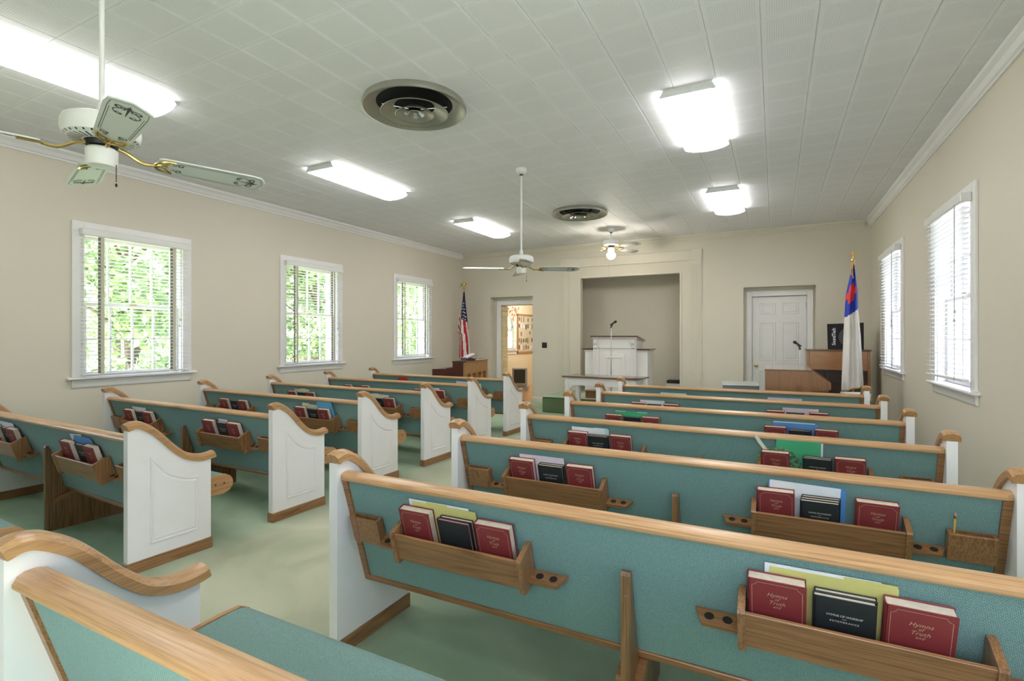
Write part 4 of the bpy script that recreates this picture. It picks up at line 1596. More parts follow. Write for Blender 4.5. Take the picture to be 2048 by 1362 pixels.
paper('L5', 'A', 0.26, 0.29, 0.243, 'paper_beige', 'beige folder', 'folder', n=0.0045, tab=(-0.10, 0.0, 0.008), name='file_folder')
fill('L5', 'W', (0.09, 0.255, 0.425), 1)
paper('L5', 'W', 0.25, 0.27, 0.242, 'paper_beige', 'beige folder', 'folder', n=0.0045, tab=(-0.02, 0.08, 0.01), name='file_folder')
fill('L6', 'A', (0.09, 0.255, 0.44), 1, kinds='rbr', titled=False)
paper('L6', 'A', 0.30, 0.25, 0.238, 'paper_white', 'white sheets standing', n=0.0045, t=0.003)
fill('L6', 'W', (0.09, 0.255, 0.425), 1, titled=False)
paper('L7', 'A', 0.42, 0.15, 0.225, 'paper_white', 'white booklet standing, no hymnal seen', n=0.012, t=0.012, name='booklet')
paper('L7', 'A', 0.20, 0.30, 0.235, 'paper_pink', 'pale sheets leaning', n=0.005, t=0.003, tilt=0.03)
paper('L7', 'W', 0.30, 0.24, 0.262, 'folder_red', 'bright red folder', 'folder', n=0.006, corner=0.06, name='file_folder')

# paper hand fan
o = thing('hand_fan', (0, 0, 0), 0, 'painted paper hand fan with wooden handle behind a red hymnal', 'hand fan')
o.matrix_world = rack_frame('R3', 'W', 0.09, 0.044, 0.0110, 0.0, 0.055)
b = B()
P = spline([(-0.075, 0.0), (-0.08, 0.07), (-0.086, 0.139), (-0.112, 0.146), (-0.114, 0.168), (-0.088, 0.190), (-0.04, 0.212), (0.02, 0.221), (0.09, 0.19), (0.13, 0.12), (0.138, 0.05), (0.12, 0.0)], 3)
b.prism(P, 'y', 0.0, 0.0015)
b.done('leaf', 'fan_paint', o, smooth=0)
b = B()
b.prism([(-0.02, 0.13), (-0.045, 0.15), (-0.105, 0.245), (-0.125, 0.285), (-0.12, 0.298), (-0.107, 0.295), (-0.09, 0.262), (-0.03, 0.165)], 'y', -0.0025, -0.0003)
b.done('handle', 'pencil_cream', o, smooth=0)


def pencil(key, sgx, x, mat, label, tip='eraser', L=0.165, cat='pencil', name='pencil'):
    o_, M, sg, side, nth = PEWS[key]
    y, z = bp(0.0415, 0.016)
    o = thing(name, (0, 0, 0), 0, label, cat)
    o.matrix_world = M @ Matrix.Translation((sgx * x, y, z)) @ Matrix.Rotation(TH - 0.03, 4, 'X')
    b = B()
    b.tube([(0, 0, 0.0), (0, 0, L)], 0.0038, 6)
    b.done('shaft', mat, o, smooth=0)
    b = B()
    b.tube([(0, 0, L), (0, 0, L + 0.011)], 0.0041, 10)
    b.done('ferrule', 'brass' if tip == 'eraser' else mat, o)
    b = B()
    b.tube([(0, 0, L + 0.011), (0, 0, L + 0.021)], 0.0037, 10)
    b.done('end', tip, o)


pencil('R2', 1, 1.083, 'pencil_yellow', 'yellow pencil with eraser standing in a pew card box')
pencil('R4', 1, 1.10, 'paper_white', 'white and green pen standing in a pew card box', 'pen_green', 0.125, 'pen', 'pen')
pencil('R5', -1, 1.19, 'pencil_cream', 'cream pencil standing in a pew card box', 'pencil_cream', 0.16)

# ---------------------------------------------------------------- pulpit, communion table, microphones
PZ = 0.2906
t = thing('pulpit', (-2.645, 9.30, PZ), 0, 'white panelled pulpit with dark slanted top and low side wings', 'pulpit')
b = B()
b.prism([(0.0, 0.0), (0.5, 0.0), (0.5, 1.02), (0.0, 1.085)], 'x', -0.405, 0.405)
b.done('body', 'pew_white', t, smooth=0)
b = B()
b.prism([(-0.035, 1.085), (0.535, 1.012), (0.535, 1.035), (-0.035, 1.108)], 'x', -0.425, 0.425)
b.done('top_moulding', 'pew_white', t, smooth=0)
b = B()
b.prism([(-0.06, 1.108), (0.56, 1.030), (0.56, 1.050), (-0.06, 1.130)], 'x', -0.445, 0.445)
b.done('desk_top', 'walnut', t, smooth=0)
for s in (-1, 1):
    b = B()
    x0, x1 = sorted((s * 0.405, s * 0.30))
    b.box(x0, x1, -0.028, 0.0, 0.0, 1.06, b=0.004)
    for k in range(3):
        u = x0 + 0.022 + k * 0.025
        b.box(u, u + 0.012, -0.034, -0.028, 0.08, 0.86, b=0.002)
    b.done('pilaster', 'pew_white', t, smooth=0)
    b = B()
    xc = s * 0.352
    b.prism([(-0.028, 1.055), (-0.085, 1.055), (-0.08, 1.0), (-0.05, 0.95), (-0.055, 0.91), (-0.028, 0.88)], 'x', xc - 0.03, xc + 0.03)
    b.done('bracket', 'pew_white', t, smooth=0)
    x0, x1 = sorted((s * 0.4055, s * 0.595))
    B().box(x0, x1, 0.06, 0.50, 0.0, 0.865, b=0.003).done('side_wing', 'pew_white', t, smooth=0)
    x0, x1 = sorted((s * 0.4055, s * 0.64))
    B().box(x0, x1, 0.02, 0.54, 0.866, 0.892, b=0.004).done('wing_top', 'walnut', t, smooth=0)
    B().box(min(s * 0.4055, s * 0.61), max(s * 0.4055, s * 0.61), 0.045, 0.51, 0.84, 0.8655, b=0.003).done('wing_moulding', 'pew_white', t, smooth=0)
b = B()
b.box(-0.30, 0.30, -0.016, 0.0, 0.90, 1.06, b=0.003)
b.box(-0.20, 0.20, -0.012, 0.0, 0.03, 0.80, b=0.003)
b.loft([[(u, yy, v) for u, v in inset([(-0.15, 0.08), (0.15, 0.08), (0.15, 0.745), (-0.15, 0.745)], d)] for d, yy in ((0, -0.0125), (0.008, -0.022), (0.02, -0.022), (0.03, -0.014))], caps=False)
b.done('front_panel', 'pew_white', t, smooth=0)

t = thing('communion_table', (-2.545, 8.37, 0.0), math.radians(-6), 'white communion table with dark polished top in front of the pulpit', 'table')
b = B()
b.box(-0.665, 0.665, -0.30, 0.28, 0.716, 0.74, b=0.007, seg=2)
b.done('table_top', 'walnut', t)
b = B()
for (x0, x1, y0, y1) in ((-0.60, 0.60, -0.245, -0.225), (-0.60, 0.60, 0.205, 0.225), (-0.60, -0.58, -0.225, 0.205), (0.58, 0.60, -0.225, 0.205)):
    b.box(x0, x1, y0, y1, 0.585, 0.7155, b=0.002)
b.done('apron', 'pew_white', t, smooth=0)
for sx in (-1, 1):
    for sy in (-0.22, 0.20):
        b = B()
        b.box(sx * 0.59 - 0.035, sx * 0.59 + 0.035, sy - 0.035, sy + 0.035, 0.0, 0.7155, b=0.003)
        lg = b.done('leg', 'pew_white', t, smooth=0)
        b = B()
        b.prism([(sx * 0.555, 0.584), (sx * 0.45, 0.584), (sx * 0.50, 0.56), (sx * 0.53, 0.53), (sx * 0.555, 0.47)], 'y', sy - 0.014, sy + 0.014)
        b.done('corner_bracket', 'pew_white', lg, smooth=0)


def mic_stand(x, y, z0, h, label, chrome, face):
    t = thing('microphone_stand', (x, y, z0), face, label, 'microphone stand')
    b = B()
    b.lathe([(0.001, 0.0), (0.125, 0.0), (0.13, 0.008), (0.12, 0.018), (0.03, 0.032), (0.016, 0.05), (0.001, 0.05)], 24)
    b.done('base', 'black', t)
    b = B()
    b.tube([(0, 0, 0.045), (0, 0, h * 0.55)], 0.0105, 10)
    b.done('lower_tube', chrome, t)
    b = B()
    b.lathe([(0.0106, -0.03), (0.015, -0.028), (0.015, 0.02), (0.0085, 0.03)], 12, (0, 0, h * 0.55))
    b.done('clutch', chrome, t)
    b = B()
    b.tube([(0, 0, h * 0.55 + 0.02), (0, 0, h - 0.055)], 0.008, 10)
    b.done('upper_tube', chrome, t)
    b = B()
    b.lathe([(0.001, 0.0), (0.013, 0.0), (0.014, 0.02), (0.010, 0.035), (0.001, 0.036)], 10, (0, 0, h - 0.06))
    b.tube([(0, 0, h - 0.03), (0.012, 0, h - 0.012), (0.03, 0, h + 0.008)], 0.012, 8)
    b.done('clip', 'black', t)
    b = B()
    b.tube([(-0.02, 0, h - 0.008), (0.03, 0, h + 0.022), (0.05, 0, h + 0.034), (0.056, 0, h + 0.038), (0.075, 0, h + 0.05), (0.09, 0, h + 0.058), (0.097, 0, h + 0.062)], [0.009, 0.013, 0.014, 0.021, 0.023, 0.019, 0.006], 10)
    b.done('microphone', 'black', t)


mic_stand(-2.60, 8.93, PZ, 1.33, 'chrome microphone stand with black microphone before the pulpit', 'steel', 0.3)
mic_stand(0.325, 8.62, 0.0, 1.27, 'white microphone stand with black clip behind the organ', 'fan_white', 2.6)

t = thing('wooden_stool', (-2.92, 9.0, PZ), 0.1, 'small dark wooden box stool on the platform under the table', 'stool')
B().box(-0.16, 0.16, -0.1, 0.1, 0.0, 0.12, b=0.006).done('box', 'oak_support', t, smooth=0)
B().box(-0.17, 0.17, -0.11, 0.11, 0.1205, 0.14, b=0.004).done('lid', 'oak_dark_x', t, smooth=0)
t = thing('sound_receiver', (-1.76, 10.55, PZ), 0, 'black receiver on a low white stand inside the alcove', 'receiver')
B().box(-0.16, 0.16, -0.15, 0.15, 0.0, 0.19, b=0.005).done('stand', 'trim_white', t, smooth=0)
B().box(-0.15, 0.15, -0.13, 0.13, 0.1905, 0.25, b=0.005).done('receiver_case', 'black', t, smooth=0)

# ---------------------------------------------------------------- piano
t = thing('upright_piano', (-5.087, 8.015, 0.0), math.radians(11), 'small reddish-brown upright piano seen from behind, near the American flag', 'piano')
LEN = 1.25
for y0, y1 in ((0.0, 0.03), (LEN - 0.03, LEN)):
    b = B()
    b.prism([(-0.045, 0.0), (-0.30, 0.0), (-0.30, 0.05), (-0.27, 0.10), (-0.27, 0.58), (-0.655, 0.60), (-0.67, 0.62), (-0.67, 0.795), (-0.40, 0.800), (-0.375, 0.815), (-0.255, 0.83), (-0.255, 0.925), (-0.045, 0.925)], 'y', y0, y1)
    b.done('side_panel', 'piano_red', t, smooth=0)
b = B()
b.box(-0.265, 0.012, -0.008, LEN + 0.008, 0.926, 0.95, b=0.005)
b.done('lid', 'piano_red', t, smooth=0)
b = B()
b.box(-0.66, -0.26, 0.03, LEN - 0.03, 0.60, 0.66)
b.box(-0.66, -0.45, 0.03, LEN - 0.03, 0.66, 0.79, b=0.004)
b.box(-0.27, -0.25, 0.03, LEN - 0.03, 0.05, 0.925)
b.done('key_bed', 'piano_red', t, smooth=0)
b = B()
b.box(-0.045, 0.0, 0.0, LEN, 0.70, 0.9255, b=0.002)
b.box(-0.045, 0.0, 0.0, LEN, 0.0, 0.12, b=0.002)
b.done('back_rail', 'piano_back', t, smooth=0)
b = B()
b.box(-0.075, -0.05, 0.03, LEN - 0.03, 0.12, 0.70)
b.done('sound_board', 'piano_back', t, smooth=0)
for i in range(5):
    y0 = i * (LEN - 0.085) / 4
    B().box(-0.046, -0.001, y0, y0 + 0.085, 0.1205, 0.6995, b=0.003).done('back_post', 'piano_back', t, smooth=0)
# open hymn book on a dark stand
M = Matrix.Translation((-5.22, 8.33, 0.9505))
t = thing('book_stand', M.translation, math.radians(-35), 'dark wooden book stand on top of the upright piano', 'stand')
b = B()
b.prism([(-0.10, 0.0), (0.09, 0.0), (0.09, 0.03), (-0.02, 0.06), (-0.085, 0.035)], 'x', -0.13, 0.13)
b.done('wedge', 'walnut_dark', t, smooth=0)
b = B()
b.box(-0.13, 0.13, -0.105, -0.09, 0.0, 0.05, b=0.002)
b.done('lip', 'walnut_dark', t, smooth=0)
t = thing('open_book', (-5.22, 8.33, 1.0), math.radians(-35), 'open book with pinkish pages resting on the piano book stand', 'book')
for s in (-1, 1):
    P = [(0.0, 0.012), (s * 0.03, 0.024), (s * 0.08, 0.022), (s * 0.13, 0.012), (s * 0.13, 0.004), (0.0, 0.002)]
    b = B()
    Mx = Matrix.Translation((0, -0.035, 0.012)) @ Matrix.Rotation(math.radians(24), 4, 'X')
    b.prism([(u, v) for u, v in P], 'y', -0.05, 0.13, M=Mx)
    b.done('page_block', 'paper_pink', t)
b = B()
b.box(-0.135, 0.135, -0.055, 0.135, -0.002, 0.001, M=Matrix.Translation((0, -0.035, 0.012)) @ Matrix.Rotation(math.radians(24), 4, 'X'))
b.done('cover', 'red_cloth', t, smooth=0)
t = thing('glass_vase', (-5.20, 8.62, 0.9505), 0, 'small clear glass ornament on a gold foot on the piano', 'ornament')
b = B()
b.lathe([(0.001, 0), (0.035, 0), (0.032, 0.008), (0.008, 0.014), (0.008, 0.03), (0.001, 0.03)], 16)
b.done('foot', 'gold', t)
b = B()
b.lathe([(0.004, 0.0305), (0.02, 0.045), (0.028, 0.08), (0.022, 0.12), (0.03, 0.15), (0.028, 0.15), (0.018, 0.12), (0.024, 0.08), (0.016, 0.05), (0.002, 0.036)], 16)
b.done('bowl', 'pane_glass', t)

# ---------------------------------------------------------------- organ corner
t = thing('electric_organ', (-0.11, 7.10, 0.0), 0, 'polished brown spinet organ with sloping lid, end panel toward the pews', 'organ')
prof = [(0.0, 0.0), (0.36, 0.0), (0.36, 0.08), (0.34, 0.14), (0.34, 0.62), (0.50, 0.74), (0.60, 0.755), (0.70, 0.775), (0.70, 0.858), (0.507, 0.985), (0.0, 0.985)]
for y0, y1 in ((0.0, 0.03), (1.24, 1.27)):
    b = B()
    b.prism(prof, 'y', y0, y1)
    b.done('end_panel', 'organ_wood', t, smooth=0)
b = B()
b.box(0.0, 0.02, 0.03, 1.24, 0.02, 0.984)
b.done('back_panel', 'organ_wood', t, smooth=0)
b = B()
b.box(-0.006, 0.512, -0.008, 1.278, 0.9855, 1.0, b=0.003)
b.done('top', 'organ_top', t, smooth=0)
b = B()
n = Vector((0.127, 0, 0.193)).normalized()
for y0, y1 in ((0.035, 1.235),):
    b.prism([(0.507, 0.984), (0.69, 0.864), (0.685, 0.852), (0.50, 0.970)], 'y', y0, y1)
b.done('sloping_lid', 'organ_top', t, smooth=0)
b = B()
b.box(0.34, 0.68, 0.03, 1.24, 0.74, 0.80)
b.box(0.32, 0.34, 0.03, 1.24, 0.05, 0.74)
b.done('key_shelf', 'organ_wood', t, smooth=0)
B().box(0.504, 0.508, -0.0022, 0.0, 0.745, 0.98).done('end_seam', 'walnut_dark', t, smooth=0)

t = thing('speaker_cabinet', (-0.38, 7.32, 0.0), math.radians(5), 'grey vinyl amplifier cabinet standing beside the organ', 'amplifier')
B().box(-0.235, 0.20, 0.0, 0.60, 0.03, 0.755, b=0.006).done('body', 'grey_vinyl', t, smooth=0)
B().box(-0.24, 0.205, -0.005, 0.605, 0.7555, 0.775, b=0.005).done('top', 'grey_top', t, smooth=0)
for sx in (-0.2, 0.165):
    for sy in (0.04, 0.56):
        b = B()
        b.lathe([(0.001, 0), (0.02, 0), (0.022, 0.03), (0.001, 0.03)], 10, (sx, sy, 0))
        b.done('foot', 'black', t)

t = thing('wooden_cabinet', (0.43, 9.02, 0.0), 0, 'tall brown wooden instrument cabinet with deep upper panel and dark open front', 'cabinet')
CWD = 0.81
for x0, x1 in ((0.0, 0.035), (CWD - 0.035, CWD)):
    B().box(x0, x1, 0.0, 0.5, 0.0, 1.19, b=0.003).done('side', 'organ_wood', t, smooth=0)
B().box(-0.015, CWD + 0.015, -0.02, 0.51, 1.191, 1.212, b=0.004).done('top', 'walnut', t, smooth=0)
wood('organ_face', (0.34, 0.15, 0.055), (0.25, 0.10, 0.035), 'x', rough=0.16, coat=0.6)
B().box(0.036, CWD - 0.036, 0.0, 0.02, 0.905, 1.19, b=0.002).done('upper_panel', 'organ_face', t, smooth=0)
B().box(0.036, CWD - 0.036, 0.46, 0.49, 0.0, 1.19).done('back', 'walnut_dark', t, smooth=0)
B().box(0.036, CWD - 0.036, 0.16, 0.18, 0.0, 0.90).done('inner_panel', 'walnut_dark', t, smooth=0)
B().box(0.26, 0.285, 0.02, 0.159, 0.0, 0.90, b=0.002).done('divider', 'walnut_dark', t, smooth=0)
B().box(0.036, CWD - 0.036, 0.02, 0.16, 0.885, 0.904).done('shelf', 'walnut_dark', t, smooth=0)

t = thing('loudspeaker', (0.95, 9.13, 1.2125), math.radians(-6), 'black loudspeaker with white lettering on top of the wooden cabinet', 'loudspeaker')
b = B()
b.loft([[(-0.235, 0.0, 0.0), (0.22, 0.0, 0.0), (0.22, 0.30, 0.0), (-0.20, 0.30, 0.0)], [(-0.245, 0.045, 0.385), (0.22, 0.045, 0.40), (0.22, 0.26, 0.40), (-0.20, 0.26, 0.385)]])
b.done('enclosure', 'black_cloth', t, smooth=0)
Ms = Matrix.Translation((0.045, 0.018, 0.185)) @ Matrix.Rotation(PI / 2 - 0.115, 4, 'X')
b = B()
b.lathe([(0.145, 0.0), (0.145, 0.006), (0.135, 0.009), (0.11, 0.005), (0.05, -0.001), (0.04, 0.004), (0.001, 0.006)], 32, M=Ms)
b.done('woofer', 'cone_grey', t)
me = text_mesh('lettering', 'SoundTech', 0.068, 'paper_white', 0.1, 0.85, 0.001)
o = ob('lettering', me, t)
tag(o, 'white lettering reading SoundTech')
o.matrix_local = Matrix.Translation((-0.155, 0.0175, 0.19)) @ Matrix.Rotation(-0.115, 4, 'X') @ Matrix.Rotation(PI / 2, 4, 'X') @ Matrix.Rotation(PI / 2, 4, 'Z')

t = thing('organ_bench', (0.86, 7.32, 0.0), 0.0, 'low brown wooden organ bench below the Christian flag', 'bench')
B().box(-0.15, 0.15, -0.25, 0.25, 0.58, 0.61, b=0.005).done('seat', 'organ_wood', t, smooth=0)
for yy in (-0.22, 0.19):
    B().box(-0.14, 0.14, yy, yy + 0.03, 0.0, 0.5795, b=0.003).done('leg', 'organ_wood', t, smooth=0)
zz = 0.6105
for i, (mt, hh, lab) in enumerate((('black_cover', 0.05, 'thick black book, bottom of the stack on the organ bench'), ('pages', 0.045, 'tan book, middle of the stack on the organ bench'), ('paper_white', 0.03, 'white booklet, top of the stack on the organ bench'))):
    t = thing('bench_book', (0.85, 7.25, zz), 0.1 * i, lab, 'book', 'books stacked on the organ bench')
    b = B()
    b.box(-0.13, 0.13, -0.10, 0.10, 0.0, 0.004)
    b.box(-0.13, 0.13, -0.10, 0.10, hh - 0.004, hh)
    b.box(-0.132, -0.128, -0.10, 0.10, 0.0, hh)
    b.done('cover', mt, t, smooth=0)
    B().box(-0.127, 0.125, -0.097, 0.097, 0.0042, hh - 0.0042).done('pages', 'pages', t, smooth=0)
    zz += hh + 0.0006


# ---------------------------------------------------------------- flags
def flag_pole(t, h, base=True):
    b = B()
    b.lathe([(0.001, 0.0), (0.13, 0.0), (0.13, 0.02), (0.09, 0.04), (0.03, 0.06), (0.022, 0.11), (0.001, 0.11)], 24)
    b.done('base', 'gold', t)
    b = B()
    b.tube([(0, 0, 0.1), (0, 0, h)], 0.0125, 10)
    b.done('pole', 'oak_y', t)


def cloth(t, rows, cols, left, right, z_top, z_bot, depth, waves, matfn, mats, ph=0.0, slope=0.0):
    """draped cloth: closed folded tube, front columns 0..cols, coloured by matfn(u 0..1, z)"""
    b = B()
    rings = []
    for i in range(rows + 1):
        f = i / rows
        zc = z_top + (z_bot - z_top) * f
        x0, x1 = left(zc), right(zc)
        ring = []
        for sgn in (0, 1):
            for j in range(cols + 1) if sgn == 0 else range(cols - 1, 0, -1):
                u = j / cols
                env = math.sin(PI * min(max(u, 0.02), 0.98)) ** 0.6
                yy = depth * min(1, 0.25 + f) * (math.sin(u * PI * waves + ph + 1.2 * f) * 0.5 - 0.5 * env)
                if sgn == 1:
                    yy = depth * 0.9 * min(1, 0.25 + f) * env * (0.4 + 0.2 * math.sin(u * PI * waves + 1))
                if sgn == 0:
                    yy -= 0.024 * env
                else:
                    yy += 0.016 * env
                ring.append((x0 + (x1 - x0) * u, yy, zc + slope * (u - 0.5) * f))
        rings.append(ring)
    b.loft(rings)
    b.bm.faces.ensure_lookup_table()
    names = list(mats)
    for fc in b.bm.faces:
        c = fc.calc_center_median()
        x0, x1 = left(c.z), right(c.z)
        u = (c.x - x0) / max(1e-5, x1 - x0)
        fc.material_index = names.index(matfn(u, c.z))
    return b.done('cloth', names, t, smooth=50)


def lerp(tab):
    def f(z):
        if z >= tab[0][0]:
            return tab[0][1]
        for (za, a), (zb_, c) in zip(tab, tab[1:]):
            if z >= zb_:
                return a + (c - a) * (za - z) / (za - zb_)
        return tab[-1][1]
    return f


t = thing('american_flag', (-6.13, 9.6, 0.0), 0.3, 'American flag furled on a pole with golden eagle in the corner', 'flag')
flag_pole(t, 2.44)
lf = lerp([(2.42, -0.012), (2.1, -0.05), (1.95, -0.07), (1.93, -0.10), (1.5, -0.15), (1.46, -0.10), (0.95, -0.12)])
rf = lerp([(2.42, 0.012), (2.1, 0.04), (1.75, 0.085), (1.3, 0.135), (0.95, 0.15)])


def us(u, z):
    if z > 2.40:
        return 'fringe_gold'
    if z > 1.72 + 0.12 * (1 - u) and not (u < 0.33 and z < 1.95):
        return 'flag_navy'
    if u < 0.33 and z > 1.46:
        return 'flag_red' if int((z + 0.45 * u) / 0.085) % 2 else 'flag_white'
    k = u * 5.2 + (z - 1.7) * 0.9
    return 'flag_red' if int(k + 10) % 2 else 'flag_white'


cl = cloth(t, 60, 30, lf, rf, 2.42, 0.95, 0.10, 3, us, ['flag_navy', 'flag_red', 'flag_white', 'fringe_gold'], slope=0.02)
me = None
for (u, z) in ((0.55, 2.08), (0.42, 2.02), (0.7, 2.01), (0.55, 1.95), (0.8, 1.93), (0.45, 1.88), (0.68, 1.87), (0.85, 1.84), (0.58, 1.81), (0.62, 2.14), (0.78, 1.78)):
    b = B()
    P = []
    for k in range(10):
        r = 0.0145 if k % 2 == 0 else 0.006
        a = PI / 2 + k * PI / 5
        P.append((r * math.cos(a), r * math.sin(a)))
    x = lf(z) + (rf(z) - lf(z)) * u
    b.prism([(x + p, z + q) for p, q in P], 'y', -0.093, -0.005)
    b.done('star', 'flag_white', cl, smooth=0)
# eagle
b = B()
b.lathe([(0.001, 0.0), (0.02, 0.0), (0.022, 0.02), (0.01, 0.035), (0.024, 0.05), (0.024, 0.065), (0.001, 0.075)], 14, (0, 0, 2.43))
b.tube(spline([(0, 0, 2.50), (0, -0.004, 2.535), (0, -0.006, 2.57), (0, -0.01, 2.595)], 3), [0.012] * 3 + [0.018] * 3 + [0.014] * 3 + [0.011], 8)
b.tube([(0, -0.008, 2.59), (0, -0.014, 2.603), (0, -0.03, 2.60), (0, -0.038, 2.592)], [0.011, 0.011, 0.006, 0.001], 7)
for s in (-1, 1):
    for k in range(5):
        b.tube([(s * 0.012, 0.004, 2.55 + 0.004 * k), (s * (0.035 + 0.008 * k), 0.006, 2.585 - 0.002 * k), (s * (0.045 + 0.009 * k), 0.008, 2.545 - 0.007 * k), (s * (0.046 + 0.011 * k), 0.01, 2.50 - 0.002 * k)], [0.009, 0.009, 0.006, 0.002], 6)
b.done('eagle_finial', 'brass', t)

t = thing('christian_flag', (0.886, 7.80, 0.0), 0, 'white flag with blue corner and red cross on a gold-topped pole', 'flag')
flag_pole(t, 2.36)
lf2 = lerp([(2.34, -0.016), (2.2, -0.03), (1.94, -0.078), (1.64, -0.094), (0.72, -0.125)])
rf2 = lerp([(2.34, 0.012), (2.0, 0.05), (1.74, 0.056), (1.4, 0.085), (0.72, 0.118)])


def cf(u, z):
    e = 0.72 + 0.075 * (u - 0.5)
    if z < e + 0.035:
        return 'fringe_gold'
    if z > 2.27 and u < 0.6 or z > 2.315:
        return 'fringe_gold'
    if z > 1.645 + 0.11 * u:
        c = z - 0.12 * (u - 0.3)
        if 1.83 < c < 2.06 and (0.18 < u < 0.66 or (1.90 < c < 1.985 and u < 0.86)):
            return 'flag_cross'
        return 'flag_blue'
    return 'flag_white'


cloth(t, 110, 34, lf2, rf2, 2.34, 0.735, 0.09, 4, cf, ['flag_blue', 'flag_cross', 'flag_white', 'fringe_gold'], 0.6, slope=0.075)
b = B()
b.lathe([(0.001, 0.0), (0.018, 0.0), (0.02, 0.012), (0.01, 0.02), (0.022, 0.04), (0.016, 0.058), (0.006, 0.062)], 14, (0, 0, 2.335))
b.box(-0.008, 0.008, -0.005, 0.005, 2.39, 2.478, b=0.002)
b.box(-0.032, 0.032, -0.005, 0.005, 2.434, 2.449, b=0.002)
for (x, z) in ((-0.036, 2.4415), (0.036, 2.4415), (0, 2.482)):
    for dx, dz in ((0, 0.008), (0.008, 0), (-0.008, 0), (0, -0.008)):
        b.lathe([(0.0005, -0.008), (0.006, -0.004), (0.006, 0.004), (0.0005, 0.008)], 6, (x + dx * 0.8, 0, z + dz * 0.8))
b.done('cross_finial', 'gold', t)
b = B()
b.tube(spline([(-0.006, -0.03, 2.34), (-0.03, -0.045, 2.27), (-0.02, -0.05, 2.18)], 4), 0.006, 6)
b.tube(spline([(0.0, -0.03, 2.34), (-0.012, -0.05, 2.26), (-0.004, -0.052, 2.14)], 4), 0.006, 6)
b.done('cord_tassel', 'fringe_gold', t)

# ---------------------------------------------------------------- outdoors
tag(B().box(-60, XL - WT, -40, 60, -0.6, -0.5).done('ground_lawn', 'grass', smooth=0), 'sunny green lawn outside the piano-side windows', 'lawn', kind='structure')
plain('concrete', (0.40, 0.395, 0.385), 0.9, var=0.1, scale=2)
tag(B().box(XR + WT, 40, -40, 60, -0.6, -0.5).done('ground_drive', 'concrete', smooth=0), 'pale concrete drive outside the organ-side windows', 'driveway', kind='structure')
plain('gravel', (0.31, 0.305, 0.295), 0.95, var=0.2, scale=20)
tag(B().box(XL - WT, XR + WT, -40, YB - 0.2, -0.6, -0.5).done('ground_entry', 'gravel', smooth=0), 'grey gravel forecourt before the added rear doors', 'forecourt', kind='structure')


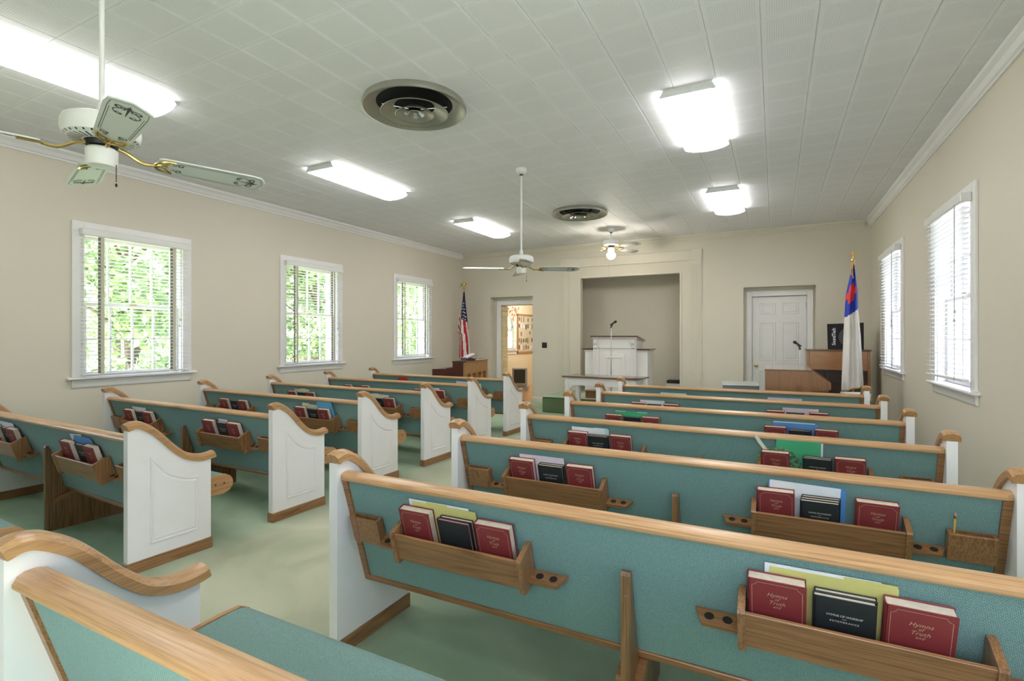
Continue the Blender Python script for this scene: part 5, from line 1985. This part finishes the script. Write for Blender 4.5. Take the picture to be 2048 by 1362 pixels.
def tree(x, y, h, r, label, name='tree', leaf='tree_leaf', n=5200, group='trees outside the windows', cat='tree', sz=0.11, flowers=None):
    t = thing(name, (x, y, -0.5), random.uniform(0, 6), label, cat, group)
    b = B()
    b.tube(spline([(0, 0, 0), (0.1, 0.05, h * 0.25), (0.05, 0.12, h * 0.5), (0, 0, h * 0.8)], 3), [0.16 * h / 6 * (1 - 0.07 * i) for i in range(10)], 8)
    for k in range(7):
        a = k * 2.4
        z = h * (0.25 + 0.07 * k)
        b.tube(spline([(0.05, 0.05, z), (r * 0.4 * math.cos(a), r * 0.4 * math.sin(a), z + h * 0.1), (r * 0.8 * math.cos(a), r * 0.8 * math.sin(a), z + h * 0.15)], 3), [0.05 * h / 6 * (1 - 0.12 * i) for i in range(7)], 6)
    b.done('trunk', 'bark', t)
    cl_ = []
    for k in range(26):
        a, q = random.uniform(0, 2 * PI), random.random() ** 0.5
        cl_.append((r * q * math.cos(a), r * q * math.sin(a), h * random.uniform(0.18, 1.0), random.uniform(0.3, 0.55) * r))
    vs, fs = [], []
    for i in range(n):
        c = random.choice(cl_)
        d = Vector((random.gauss(0, 1), random.gauss(0, 1), random.gauss(0, 1))).normalized() * c[3] * random.random() ** 0.4
        p = Vector(c[:3]) + d
        u = Vector((random.gauss(0, 1), random.gauss(0, 1), random.gauss(0, 0.7))).normalized()
        w = u.cross(Vector((random.gauss(0, 1), random.gauss(0, 1), random.gauss(0, 1)))).normalized()
        s = sz * random.uniform(0.6, 1.3)
        k = len(vs)
        vs += [tuple(p - u * s), tuple(p + w * s * 0.45), tuple(p + u * s), tuple(p - w * s * 0.45)]
        fs.append((k, k + 1, k + 2, k + 3))
    me = bpy.data.meshes.new('foliage')
    me.from_pydata(vs, [], fs)
    me.materials.append(MATS[leaf])
    tag(ob('foliage', me, t), kind='stuff')
    if flowers:
        vs, fs = [], []
        for i in range(260):
            c = random.choice(cl_)
            p = Vector(c[:3]) + Vector((random.gauss(0, 1), random.gauss(0, 1), random.gauss(0, 1))).normalized() * c[3]
            k = len(vs)
            s = 0.06
            vs += [tuple(p + Vector((s, 0, 0))), tuple(p + Vector((0, s, 0.03))), tuple(p + Vector((-s, 0, 0))), tuple(p + Vector((0, -s, 0.03)))]
            fs.append((k, k + 1, k + 2, k + 3))
        me = bpy.data.meshes.new('blossom')
        me.from_pydata(vs, [], fs)
        me.materials.append(MATS[flowers])
        tag(ob('blossom', me, t), kind='stuff')
    return t


TREES = [(-11.0, 5.4, 5.6, 1.3, 'leafy tree close outside the rearmost piano-side window'),
         (-11.2, 9.9, 5.4, 1.3, 'leafy tree close outside the middle piano-side window'),
         (-11.0, 14.4, 5.6, 1.3, 'leafy tree close outside the frontmost piano-side window'),
         (-18.5, 8.6, 8.0, 2.2, 'large distant tree beyond the lawn behind the rearmost window'),
         (-18.5, 15.8, 8.5, 2.2, 'large distant tree beyond the lawn behind the middle window'),
         (-18.5, 23.0, 8.5, 2.2, 'large distant tree beyond the lawn behind the frontmost window')]
for x, y, h, r, lab in TREES:
    tree(x, y, h, r, lab)
tree(-8.3, 3.6, 1.3, 0.7, 'low azalea bush with pink blossom on the lawn', 'azalea_bush', 'shrub_leaf', 1500, 'bushes outside', 'bush', 0.06, 'flower_pink')
tree(-8.4, 7.2, 1.3, 0.7, 'low azalea bush with pink blossom below the middle window', 'azalea_bush', 'shrub_leaf', 1500, 'bushes outside', 'bush', 0.06, 'flower_pink')

# pale house beyond the drive
t = thing('neighbouring_house', (8.5, 13.0, -0.5), 0, 'pale clapboard house across the drive outside the organ-side windows', 'house')
b = B()
for i in range(26):
    b.prism([(-0.03, i * 0.15), (0.0, i * 0.15), (0.0, i * 0.15 + 0.15), (-0.008, i * 0.15 + 0.15)], 'y', -8, 9)
o = b.done('clapboards', 'clapboard', t, smooth=0)
tag(o, kind='stuff')
B().box(0.0, 5.0, -8, 9, 0, 3.9).done('wall', 'clapboard', t, smooth=0)
b = B()
b.prism([(-0.5, 3.85), (2.5, 5.9), (5.5, 3.85)], 'y', -8.4, 9.4)
b.done('roof', 'roof_shingle', t, smooth=0)
for yy in (-5.0, -1.5, 2.5, 6.0):
    b = B()
    b.box(-0.06, 0.0, yy - 0.5, yy + 0.5, 1.2, 2.8)
    wv = b.done('window', 'trim_white', t, smooth=0)
    B().box(-0.065, -0.06, yy - 0.42, yy + 0.42, 1.28, 2.72).done('pane', 'screen_dark', wv, smooth=0)
